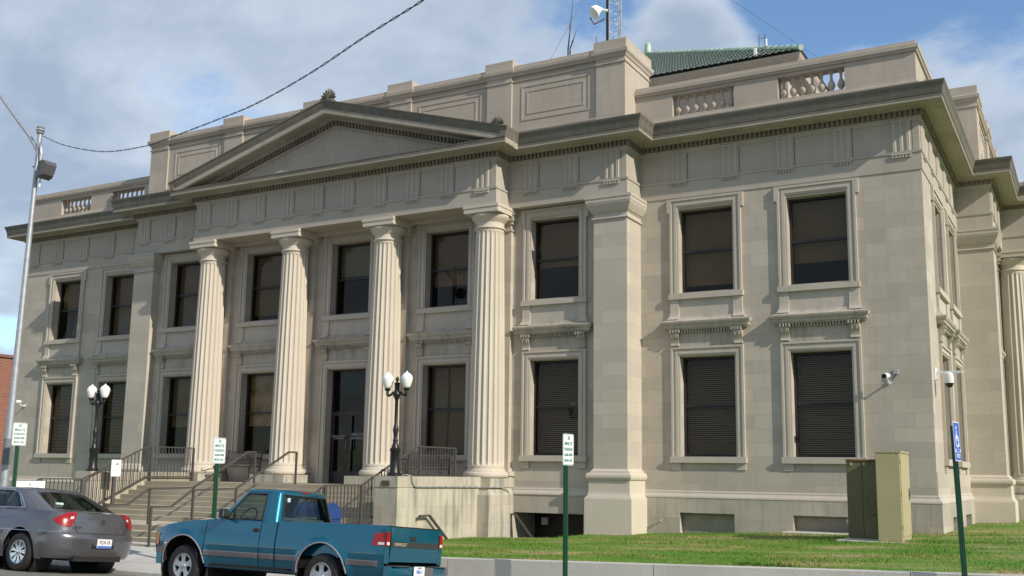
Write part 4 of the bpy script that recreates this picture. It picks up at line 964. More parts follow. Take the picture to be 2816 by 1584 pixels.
# galvanised pole with floodlight and cable
def light_pole():
    t = thing('street_light_pole', 'tall galvanised street light pole with a long arm and floodlight', 'light pole', (-2.44, -9.05, .5), rot=(0, R(1.15), 0))
    b = MB(); b.lathe([(.105, 0), (.088, 2), (.068, 4.5), (.045, 9.2), (.045, 9.25)], (0, 0), 20); b.build('pole', M_galv, t, smooth=50)
    b = MB(); b.lathe([(.0905, 1.95), (.086, 2.5)], (0, 0), 20, caps=False); b.build('dark_patch', plain('gray_patch_paint', (.16, .19, .19), .6), t, smooth=50)
    b = MB(); b.tube([(0, 0, 8.85), (-.35, 0, 9.25), (-.9, 0, 9.75), (-1.6, 0, 10.4), (-2.4, 0, 11.0), (-3.0, 0, 11.3)], [.045, .042, .04, .035, .03, .03], 8); b.build('arm', M_galv, t, smooth=50)
    b = MB(); b.lathe([(.0, 11.33), (.12, 11.30), (.2, 11.24), (.18, 11.2), (.0, 11.18)], (-3.3, 0), 12); b.build('lamp_head', M_galv, t)
    b = MB(); b.lathe([(.05, 9.25), (.09, 9.28), (.06, 9.31), (.10, 9.34), (.07, 9.38), (.09, 9.41), (.03, 9.45)], (0, 0), 14); b.build('insulator', M_galv, t)
    b = MB(); b.tube([(.05, 0, 9.1), (.09, -.02, 8.95), (.11, 0, 8.8), (.10, 0, 8.5), (.15, 0, 8.35), (.17, 0, 8.1)], [.02, .035, .04, .03, .012, .012], 8); b.build('splice', M_galv, t)
    b = MB(); b.bar((-.13, 0, 8.52), (.22, 0, 8.50), .025); b.bar((.05, 0, 8.42), (.20, 0, 8.38), .025); b.build('bracket', M_trimgray, t)
    mg = plain('floodlight_gray', (.10, .095, .10), .5)
    K = lambda x, y, z: (.16+(x-.35)*.62, y*.75, 8.38+(z-7.9)*.62)
    b = MB(); b.loft([[K(*p) for p in r_] for r_ in ([(.35, -.14, 8.05), (.35, .14, 8.05), (.30, .14, 7.72), (.30, -.14, 7.72)], [(.52, -.20, 8.20), (.52, .2, 8.2), (.50, .2, 7.60), (.50, -.2, 7.60)], [(.78, -.22, 8.22), (.78, .22, 8.22), (.62, .22, 7.66), (.62, -.22, 7.66)], [(.92, -.17, 8.06), (.92, .17, 8.06), (.78, .17, 7.72), (.78, -.17, 7.72)])]); b.build('floodlight', mg, t)
    b = MB(); b.lathe([(.02, 8.02), (.025, 8.14), (.015, 8.18)], (.16, 0), 8); b.build('photocell', M_white, t)
light_pole()
def cable():
    # sags from the pole head up to a far taller support behind the camera side of the street
    C0 = cam.matrix_world.translation
    pts = []
    data = [(118, 374, 0), (180, 400, .09), (285, 417, .2), (393, 403, .3), (450, 385, .35), (590, 332, .46), (704, 285, .55), (850, 203, .66), (1000, 103, .78), (1164, 0, .9), (1300, -95, 1)]
    def P(u, v, k):
        Y = -9.05-7.5*k; d = pick(None, u, v); t = (Y-C0.y)/d.y; return C0+d*t
    base = [P(*q) for q in data]
    # smooth resample
    out = []
    for i in range(len(base)-1):
        p0 = base[max(i-1, 0)]; p1 = base[i]; p2 = base[i+1]; p3 = base[min(i+2, len(base)-1)]
        for k in range(14):
            t = k/14; out.append(.5*((2*p1)+(-p0+p2)*t+(2*p0-5*p1+4*p2-p3)*t*t+(-p0+3*p1-3*p2+p3)*t**3))
    b = MB()
    for ph in (0, math.pi):
        b.tube([p+Vector((0, math.cos(i*1.1+ph)*.009, math.sin(i*1.1+ph)*.008)) for i, p in enumerate(out)], .0052, 5)
    tag(b.build('overhead_cable', M_cable), 'twisted dark overhead cable sagging from the light pole across the sky', 'cable')
cable()

# roof antennas
def tower():
    X, Y = 4.3, 8.0; z0 = 13.0
    t = thing('antenna_mast', 'tall steel lattice antenna mast with a white dish on the roof', 'antenna mast', (X, Y, z0))
    z0r = -2.1; top = 9.0; P = [(-.16, -.12), (.26, -.06), (.05, .24)]
    for p in P: b = MB(); b.tube([(p[0], p[1], z0r), (p[0], p[1], top)], .022, 6); b.build('leg', M_galv, t)
    b = MB()
    for i in range(3):
        a, c = P[i], P[(i+1) % 3]; z = z0r; k = 0
        while z < top-.4:
            b.bar((*a, z), (*c, z), .014); p, q = (a, c) if k % 2 else (c, a); b.bar((*p, z), (*q, z+.37), .012); z += .37; k += 1
    b.build('bracing', M_galv, t)
    b = MB()
    for o in (-.03, .0, .03): b.tube([(-.22+o, -.15, z0r), (-.22+o, -.15, top)], .016, 5)
    b.build('coax_cables', M_cable, t)
    b = MB(); b.tube([(-.2, -.13, 5.35), (-.55, -.30, 5.42)], [.06, .05], 8); b.tube([(-.38, -.22, 5.41), (-.52, -.30, 5.40), (-.62, -.36, 5.28), (-.64, -.38, 5.26)], [.06, .17, .25, .24], 16); b.build('dish', M_dish, t, smooth=40)
    b = MB(); b.tube([(-.75, -.42, 5.1), (-.62, -.36, 4.85), (-.3, -.2, 5.05)], .03, 6); b.build('dish_bracket', M_trimgray, t)
    w = [((4.0, 8, 20.5), (1.2, 4, 11.0)), ((4.5, 8, 21.5), (16.8, 12, 11.0))]
    for a, c in w:
        b = MB(); b.tube([Vector(a)-Vector((X, Y, z0)), Vector(c)-Vector((X, Y, z0))], .006, 4); b.build('guy_wire', M_trimgray, t)
    for x, zt_, lean, lab in ((2.50, 19.4, .22, 'tall thin whip antenna leaning on the roof beside the mast'), (2.58, 17.95, .25, 'short thin whip antenna leaning beside the taller whip on the roof')):
        t = thing('whip_antenna', lab, 'antenna', (x, Y, 10.86)); H = zt_-10.86; f = (17.3-10.86)/H
        b = MB(); b.tube([(0, 0, 0), (0, 0, 6.44), (lean*.6, 0, 6.44+(H-6.44)*.6), (lean, 0, H)], [.03, .028, .016, .006], 6); b.build('rod', M_trimgray, t)
        b = MB(); b.tube([(lean*.35, 0, 6.44+(H-6.44)*.35), (lean*.42, 0, 6.44+(H-6.44)*.42)], .032, 6); b.build('coil', M_trimgray, t)
    t = thing('stub_antenna', 'short white stub antenna beside the tall attic block', 'antenna', (3.6, Y, 10.86)); b = MB(); b.tube([(0, 0, 0), (0, 0, 6.45)], .02, 6); b.build('pole', M_galv, t); b = MB(); b.tube([(0, 0, 6.4), (0, 0, 6.68)], .03, 8); b.build('radome', M_white, t)
    # panel antennas over the tile roof (standing on the hip)
    t = thing('panel_antenna_mount', 'pair of thin steel pipes with white panel antennas above the green roof', 'antenna', (9.22, 8.6, 15.5))
    for q in (-.06, .14): b = MB(); b.tube([(q, 0, 0), (q, 0, 1.25)], .016, 6); b.build('pipe', M_trimgray, t)
    b = MB(); b.bar((-.06, 0, 1.1), (.14, 0, 1.1), .015); b.bar((-.06, 0, .75), (.14, 0, .78), .015); b.build('crossbar', M_trimgray, t)
    b = MB(); b.bevbox(.15, .20, -.04, .04, .80, 1.05, .005); b.build('panel', M_dish, t)
    b = MB(); b.bevbox(-.24, -.14, -.04, .04, .52, .80, .01); b.bar((-.14, 0, .6), (-.06, 0, .6), .02); b.build('panel', M_dish, t)
    b = MB(); b.lathe([(.12, 20.3), (.15, 20.4), (.14, 20.75), (.10, 20.86), (.0, 20.9)], (2.16, 16.5), 14); b.build('roof_finial', M_tile, up)
tower()

# brick building beyond the left end
def brick_building():
    t = thing('brick_building', 'red brick building with a white band far to the left behind the pole', 'building', (-41.1, 14, .1))
    b = MB(); b.box(-22, 10.3, -4, 14, 0, 7.85); b.build('wall', M_brick, t)
    b = MB(); b.box(-22.1, 10.4, -4.15, 14.1, 7.85, 8.0); b.build('coping', plain('brown_coping', (.2, .1, .07), .8), t)
    b = MB(); b.box(-22.05, 10.35, -4.12, -3.99, 6.45, 6.72); b.build('white_band', M_white, t)
    for k in range(7):
        x = 9.3-k*4.0; b = MB(); b.box(x-1.6, x, -4.06, -3.98, 4.1, 6.0); w = b.build('window', M_white, t); b = MB(); b.box(x-1.5, x-.1, -4.075, -4.05, 4.2, 5.9); b.build('glass', plain('pale_glass', (.35, .4, .4), .1), w)
        b = MB(); b.box(x-1.7, x+.1, -4.12, -3.98, 3.98, 4.1); b.build('sill', M_trim, w)
    b = MB(); b.box(-22.03, 10.33, -4.05, -4.005, 0, 3.0); b.build('dark_base', M_int, t)
brick_building()

# ------------------------------------------------------------------ vehicles (local x forward, y to the driver's side, z up from the road)
def lerp(a, b, t): return a+(b-a)*t
def wheel(parent, x, y, q, r, rimr, w, spokes, style):
    """q = +1 outer face towards +y"""
    root = MB(); y0, y1 = y-w/2, y+w/2
    root.lathe([(rimr, y0), (r-.05, y0-.005), (r-.012, y0+.012), (r, y0+.04), (r, y1-.04), (r-.012, y1-.012), (r-.05, y1+.005), (rimr+.004, y1), (rimr, y1-.02), (rimr, y0)], (x, r), 40, axis='y', caps=False)
    t = root.build('wheel', M_rubber, parent, smooth=50)
    f = y+q*w/2
    b = MB(); b.lathe([(rimr+.004, f-q*.004), (rimr-.006, f+q*.004), (rimr-.022, f-q*.006), (rimr-.032, f-q*.045), (rimr-.03, f-q*.12), (.02, f-q*.125)], (x, r), 40, axis='y', caps=False)
    b.lathe([(.055, f-q*.02), (.05, f-q*.008), (.028, f-q*.002), (.0, f-q*.002)], (x, r), 20, axis='y', caps=False)
    for k in range(spokes):
        a = 2*math.pi*k/spokes+.3; 
        for (da, ww) in (((0, .042),) if style == 'wide' else ((-.16, .017), (.16, .017))):
            ca, sa = math.cos(a+da*.0), math.sin(a+da*.0)
            def P(rad, off, dy): 
                aa = a+(da*(rad/rimr)); return (x+rad*math.cos(aa)-off*math.sin(aa), f-q*dy, r+rad*math.sin(aa)+off*math.cos(aa))
            k1 = 1.5 if style == 'wide' else 1.2
            b.loft([[P(.045, -ww, .012), P(.045, ww, .012), P(.045, ww, .05), P(.045, -ww, .05)], [P(rimr*.6, -ww*.85, .014), P(rimr*.6, ww*.85, .014), P(rimr*.6, ww*.85, .06), P(rimr*.6, -ww*.85, .06)], [P(rimr-.02, -ww*k1, .008), P(rimr-.02, ww*k1, .008), P(rimr-.02, ww*k1, .06), P(rimr-.02, -ww*k1, .06)]])
    b.build('rim', M_chrome if style != 'wide' else M_alloy, t, smooth=40)
    b = MB(); b.lathe([(rimr-.03, f-q*.09), (0, f-q*.095)], (x, r), 24, axis='y', caps=False); b.build('brake', M_under, t)
M_alloy = plain('cast_alloy', (.52, .52, .53), .28, .85)

def side_panel(b, x0, x1, zb, zt, W, q, n=16, step=.035):
    m = max(2, int((x1-x0)/step))
    def fn(u, v):
        x = lerp(x0, x1, u); z = lerp(zb(x), zt(x), v); return (x, q*W(x, z), z)
    b.grid(fn, m, n)
def greenhouse(P, paint, glassm, parent, nm='roof'):
    """P: dict bottom/top lists; rings of plan points; returns roof shell and panes"""
    def ring(t):
        pts = []; kinds = []
        L_ = lambda k: lerp(P[k][0], P[k][1], t)
        xr, xf, w = L_('xr'), L_('xf'), L_('w'); wr, wf = L_('wr'), L_('wf'); xb = [L_(('xs', i)) for i in range(P['ns'])]
        bow = P.get('bow', .03)
        half = []
        for k in range(5): y = wr*k/4; half.append((xr-bow*(1-(y/wr)**2)+0, y))
        rr = P['rr']
        for k in range(1, 5):
            a = math.pi/2*k/4; half.append((xr+(xb[0]-xr)*(1-math.cos(a)), wr+(w-wr)*math.sin(a)))
        for i in range(P['ns']-1):
            for k in range(1, 4): half.append((lerp(xb[i], xb[i+1], k/3), w+.012*math.sin(math.pi*k/3)))
        for k in range(1, 5):
            a = math.pi/2*k/4; half.append((xb[-1]+(xf-xb[-1])*math.sin(a), wf+(w-wf)*math.cos(a)))
        for k in range(1, 5): y = wf*(1-k/4); half.append((xf+.06*(1-(y/wf)**2), y))
        return half
    lv = P['levels']; body = MB(); gl = {}
    def zz(t, x): return lerp(P['z'][0], P['z'][1], t)+P.get('zx', lambda x, t: 0)(x, t)
    rings = []
    for t in lv:
        h = ring(t); tt = t+P.get('curve', .0)*math.sin(math.pi*t)
        left = [(x, y, zz(t, x)) for x, y in h]; right = [(x, -y, z) for x, y, z in left][1:-1][::-1]; rings.append(left+right)
    N = len(rings[0]); nh = len(ring(0))
    def kind(j):
        # segment j between point j and j+1 on the left half (mirrored on the right)
        jj = j if j < nh-1 else (2*(nh-1)-1-j)
        if jj < 4: return 'rear'
        if jj < 8: return 'c0'
        i = (jj-8)//3
        if i < P['ns']-1: return ('side', i)
        if jj < 8+3*(P['ns']-1)+4: return 'c1'
        return 'front'
    for i in range(len(lv)-1):
        for j in range(N):
            k2 = (j+1) % N; quad = (rings[i][j], rings[i][k2], rings[i+1][k2], rings[i+1][j]); kd = kind(j)
            isg = P['g'][0] <= lv[i]+1e-6 and lv[i+1] <= P['g'][1]+1e-6 and kd in P['glass']
            if isg: gl.setdefault((kd, j >= nh-1), MB()).quad(*quad)
            else: body.quad(*quad)
    top = rings[-1]; cx = sum(p[0] for p in top)/N; cur = top
    for (sc, dz) in P['roof']:
        nxt = [(cx+(p[0]-cx)*sc, p[1]*sc, p[2]+dz) for p in top]
        for j in range(N): k2 = (j+1) % N; body.quad(cur[j], cur[k2], nxt[k2], nxt[j])
        cur = nxt
    body.poly(cur)
    o = body.build(nm, paint, parent, smooth=35)
    for (kd, rgt), m in gl.items():
        m.build({'rear': 'rear_window', 'front': 'windshield'}.get(kd, 'side_window'), glassm, o, smooth=30, recalc=False)
    return o

def truck():
    t = thing('pickup_truck', 'blue-green compact pickup truck with a regular cab, parked at the kerb', 'pickup truck', (8.02, -10.555, road_z(-10.50, 6.6)+.005), rot=(R(4.57), 0, math.pi)); t.scale = (1, .87, 1)
    HR, HF, RA = 0.0, 2.76, .465
    def arch(x):
        z = .335
        for h in (HR, HF):
            if abs(x-h) < RA: z = max(z, .325+math.sqrt(RA*RA-(x-h)**2)*1.02)
        return z
    def zt(x):
        if x < .9: return 1.075
        if x < 2.2: return 1.062
        pts = [(2.2, 1.06), (2.5, 1.045), (2.9, 1.0), (3.2, .945), (3.35, .895), (3.45, .84), (3.6, .78)]
        for (a, za), (c, zc) in zip(pts, pts[1:]):
            if x <= c: return lerp(za, zc, (x-a)/(c-a))
        return .8
    def W(x, z):
        w = .862
        if z > .72: w -= .05*((z-.72)/.35)**1.6
        if z < .60: w -= .012+.07*((.6-z)/.27)**2
        elif z < .66: w -= .012*(.66-z)/.06
        for h in (HR, HF):
            r = math.hypot(x-h, (z-.325)/1.02)
            if z > .3: w += .034*math.exp(-((r-.475)/.055)**2)
        if x > 2.95: w -= .16*((x-2.95)/.65)**2.2
        if x < -.9: w -= .02*((-.9-x)/.22)**2
        return w
    def part(nm, x0, x1, zb=arch, zt_=zt, mats=M_teal):
        b = MB(); [side_panel(b, x0, x1, zb, zt_, W, q) for q in (1, -1)]; return b
    # bed
    o = None
    for q in (1, -1):
        b = MB(); side_panel(b, -1.10, .885, arch, zt, W, q); o = b.build('bed_side', M_teal, t, smooth=30, recalc=False)
    b = MB()
    for q in (-1, 1):
        b.grid(lambda u, v: (lerp(-1.10, .885, u), q*(lerp(W(lerp(-1.1, .885, u), 1.075), .74, v)), 1.075+.012*math.sin(math.pi*v)), 20, 4)
        b.grid(lambda u, v: (lerp(-1.10, .885, u), q*.74, lerp(1.075, .62, v)), 2, 2)
    b.box(-1.06, .86, -.74, .74, .60, .62); b.box(.85, .885, -.80, .80, .5, 1.08); b.build('bed_liner', M_teal, o, smooth=30)
    # cab lower corner, doors, fenders
    b = part('cab', .905, 1.205); b.box(.905, .93, -.80, .80, .4, 1.06); b.build('cab', M_teal, t, smooth=30, recalc=False)
    for q in (1, -1):
        b = MB(); side_panel(b, 1.218, 2.325, arch, lambda x: 1.062, W, q); d = b.build('door', M_teal, t, smooth=30, recalc=False)
        b = MB(); b.bevbox(1.235, 1.36, q*.838-.014, q*.838+.014, .895, .955, .008); b.build('handle', M_dark, d)
        b = MB(); side_panel(b, 2.338, 3.44, arch, zt, W, q); b.build('fender', M_teal, t, smooth=30, recalc=False)
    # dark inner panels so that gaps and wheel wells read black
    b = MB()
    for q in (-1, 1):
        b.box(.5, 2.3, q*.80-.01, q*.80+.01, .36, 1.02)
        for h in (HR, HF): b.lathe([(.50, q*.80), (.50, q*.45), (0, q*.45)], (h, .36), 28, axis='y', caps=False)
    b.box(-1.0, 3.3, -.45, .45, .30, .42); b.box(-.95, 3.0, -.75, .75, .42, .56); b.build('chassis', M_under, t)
    # hood and nose
    b = MB()
    def hood(u, v):
        x = lerp(2.21, 3.46, u); yy = (v*2-1); w = W(x, zt(x)); return (x-(.10*abs(yy)**2.5 if u > .9 else 0)*(u-.9)*10*0, yy*w, zt(x)+.045*(1-yy**2)**.6*(1-.3*u)-(0.0))
    b.grid(hood, 24, 16); b.build('hood', M_teal, t, smooth=40, recalc=False)
    b = MB()
    def nose(u, v):
        yy = u*2-1; z = lerp(zt(3.46), .58, v); w = W(3.44, z); return (3.46+.06*(1-abs(yy)**3)+.03*math.sin(math.pi*v)*(1-abs(yy)**4), yy*w, z+.035*(1-yy*yy)*(1-v))
    b.grid(nose, 16, 8); n_ = b.build('front_fascia', M_teal, t, smooth=40, recalc=False)
    b = MB(); b.bevbox(3.50, 3.565, -.42, .42, .62, .80, .01); b.build('grille', M_under, n_)
    for q in (-1, 1):
        b = MB(); b.bevbox(3.475, 3.54, min(q*.44, q*.66), max(q*.44, q*.66), .64, .80, .015); b.build('headlight', M_clear, t)
        b = MB(); b.grid(lambda u, v: (lerp(3.36, 3.475, u), q*(W(lerp(3.36, 3.44, u), .7)+.006-.012*u*u), lerp(.63, .81, v)), 4, 4); b.build('turn_signal', M_amber, t, recalc=False)
    # bumpers
    b = MB()
    def bump(z0, z1, ex):
        sec = []
        for y in [-.88, -.85, -.7, -.4, 0, .4, .7, .85, .88]:
            k = (abs(y)/.88)**4; xf = 3.50+ex-.16*k
            sec.append([(3.2 if abs(y) > .84 else 3.4, y, z0), (xf-.01, y, z0), (xf, y, z0+.03), (xf, y, z1-.02), (xf-.02, y, z1), (3.2 if abs(y) > .84 else 3.4, y, z1)])
        b.loft(sec)
    bump(.34, .515, -.03); fb = b.build('front_bumper', M_teal, t, smooth=40)
    b = MB(); bump(.517, .60, .0); b.build('bumper_pad', M_trimgray, fb, smooth=40)
    b = MB(); sec = []
    for y in [-.86, -.84, -.6, -.3, -.28, .28, .3, .6, .84, .86]:
        low = .36 if abs(y) > .29 else .36; k = (abs(y)/.86)**6
        sec.append([(-1.12, y, low), (-1.27+.06*k, y, low), (-1.29+.07*k, y, low+.04), (-1.29+.07*k, y, .50), (-1.26+.07*k, y, .525), (-1.12, y, .53)])
    b.loft(sec); rb = b.build('rear_bumper', M_teal, t, smooth=35)
    b = MB(); b.box(-1.275, -1.13, -.80, -.36, .531, .537); b.box(-1.275, -1.13, .36, .80, .531, .537); b.box(-1.30, -1.287, -.27, .27, .40, .52); b.build('step_pad', M_trimgray, rb)
    b = MB(); b.bevbox(-1.312, -1.302, .0, .31, .385, .535, .003); pl = b.build('license_plate', M_plate, t)
    text('plate_number', '486A 5', .075, M_platebl, pl, (-1.3135, .155, .46), (R(90), 0, R(-90)), xs=.8, off=.001); text('plate_state', 'ILLINOIS', .026, M_platetx, pl, (-1.3135, .155, .515), (R(90), 0, R(-90)), off=.0005)
    # tailgate
    b = MB(); b.grid(lambda u, v: (-1.105-.012*math.sin(math.pi*v), lerp(-.70, .70, u), lerp(.585, 1.065, v)), 4, 8); b.box(-1.10, -1.06, -.70, .70, .585, 1.068); tg = b.build('tailgate', M_teal, t, smooth=40)
    b = MB(); b.box(-1.112, -1.05, -.70, .70, 1.068, 1.082); b.build('top_trim', M_under, tg)
    b = MB(); b.box(-1.121, -1.11, -.695, .695, .785, .865); b.build('black_band', plain('tailgate_band', (.035, .035, .032), .4), tg)
    text('lettering', 'CHEVROLET', .06, M_gold, tg, (-1.1225, .44, .826), (R(90), 0, R(-90)), xs=1.1, off=.0005)
    b = MB(); b.bevbox(-1.128, -1.11, .0, .17, .885, .95, .006); b.build('handle', M_dark, tg)
    for q in (1, -1):
        b = MB()
        b.grid(lambda u, v: (-1.10-.004-.012*math.sin(math.pi*.5*0), q*lerp(.71, .85, u), lerp(.56, 1.07, v)), 2, 6); b.build('rear_post', M_teal, t, recalc=False)
        b = MB()
        b.grid(lambda u, v: (lerp(-.885-.02*v, -1.11, u), q*(W(lerp(-.9, -1.09, u), lerp(.80, .985, v))+.008), lerp(.80, lerp(.965, .995, u), v)), 6, 4)
        b.grid(lambda u, v: (-1.118, q*lerp(W(-1.09, lerp(.8, .995, v))+.008, .735, u), lerp(.80, .995, v)), 3, 4)
        l = b.build('tail_light', M_lens, t, smooth=30, recalc=False)
        b = MB(); b.box(-1.124, -1.119, min(q*.75, q*.82), max(q*.75, q*.82), .815, .855); b.grid(lambda u, v: (lerp(-.99, -1.10, u), q*(W(-1.0, lerp(.815, .85, v))+.0105), lerp(.815, .85, v)), 2, 2); b.build('reverse_lens', M_clear, l, recalc=False)
    # mouldings and stripe
    def strip(nm, spans, z0, z1, mat, off):
        for q in (1, -1):
            b = MB()
            for a, c in spans: b.grid(lambda u, v: (lerp(a, c, u), q*(W(lerp(a, c, u), lerp(z0, z1, v))+off*(1 if 0 < u < 1 else .2)), lerp(z0, z1, v)), max(4, int((c-a)/.05)), 2)
            b.build(nm, mat, t, recalc=False)
    sp = [(-1.0, -.465), (.465, .885), (.91, 1.205), (1.22, 2.32)]
    strip('side_moulding', sp, .515, .585, M_trimgray, .012); strip('moulding_trim', sp, .583, .590, M_pin2, .014); strip('pinstripe', [(-.97, -.52), (.52, .88), (.91, 2.30)], .683, .691, M_pin, .003)
    for q in (1, -1):
        b = MB()
        for h in (HR, HF):
            b.tube([(h+RA*math.cos(a)*.995, q*(W(h+RA*math.cos(a), .33+RA*math.sin(a)*1.02)+.003), .325+RA*math.sin(a)*1.02) for a in [R(d) for d in range(4, 178, 6)]], .011, 6)
        b.build('arch_trim', M_trimgray if False else plain('arch_trim_gray', (.3, .28, .28), .3), t, smooth=50)
        b = MB(); b.tube([(.60, q*.853, .80), (.60, q*.8555, .80)], .075, 24); b.build('fuel_door', M_teal, t)
    # greenhouse
    P = dict(xr=(.945, 1.04), xf=(2.26, 1.72), w=(.812, .665), wr=(.66, .555), wf=(.62, .52), rr=.1, ns=4, z=(1.06, 1.50), levels=[0, .05, .12, .3, .5, .7, .88, .94, 1], g=(.05, .94), bow=.025,
             glass=('rear', 'front', ('side', 1)), roof=[(.985, .025), (.95, .042), (.85, .058), (.6, .07), (.2, .075)])
    P[('xs', 0)] = (1.02, 1.12); P[('xs', 1)] = (1.235, 1.275); P[('xs', 2)] = (1.97, 1.64); P[('xs', 3)] = (2.10, 1.68)
    g = greenhouse(P, M_teal, M_carglass, t, 'cab_roof')
    b = MB()
    for q in (1, -1):
        pp = [(1.235, q*.819, 1.08), (1.97, q*.819, 1.08), (1.645, q*.682, 1.478), (1.275, q*.682, 1.478)]
        for i in range(4): b.tube([pp[i], pp[(i+1) % 4]], .010, 6)
    pr = [(.925, -.655, 1.085), (.925, .655, 1.085), (1.018, .56, 1.476), (1.018, -.56, 1.476)]
    for i in range(4): b.tube([pr[i], pr[(i+1) % 4]], .013, 6)
    b.build('window_seal', M_dark, g)
    b = MB(); b.bevbox(1.02, 1.06, -.09, .09, 1.505, 1.545, .006); b.build('brake_light', M_lens, g)
    b = MB(); b.box(.945, .95, .50, .57, 1.37, 1.43); b.build('sticker', M_glassob, g)
    # interior
    b = MB(); b.bevbox(1.05, 1.25, -.68, .68, .62, 1.14, .03); b.bevbox(1.25, 1.75, -.68, .68, .60, .78, .03); b.build('seat', M_seat, t)
    b = MB(); b.bevbox(2.0, 2.2, -.72, .72, .75, 1.05, .03); b.build('dashboard', M_int, t)
    b = MB(); b.box(1.0, 2.2, -.76, .76, .42, .46); b.build('cabin_floor', M_int, t)
    b = MB(); ang = R(28); pts = [(1.88-.19*math.cos(a)*math.sin(ang), .36+.19*math.sin(a), 1.10+.19*math.cos(a)*math.cos(ang)) for a in [2*math.pi*k/24 for k in range(25)]]; b.tube(pts, .012, 6); b.bar((1.88, .36, 1.10), (2.05, .36, 1.0), .05); b.bar((1.88, .18, 1.10), (1.88, .54, 1.10), .03, .02); b.build('steering_wheel', M_int, t)
    for q in (1, -1):
        b = MB(); b.bevbox(1.86, 1.95, min(q*.86, q*1.04), max(q*.86, q*1.04), 1.08, 1.22, .02); b.bar((1.93, q*.80, 1.10), (1.92, q*.88, 1.12), .05); m = b.build('side_mirror', M_black, t)
        b = MB(); b.box(1.855, 1.859, min(q*.88, q*1.02), max(q*.88, q*1.02), 1.10, 1.20); b.build('mirror_glass', M_chrome, m)
    for x in (HR, HF):
        for q in (1, -1): wheel(t, x, q*.73, q, .325, .195, .21, 5, 'wide')
truck()

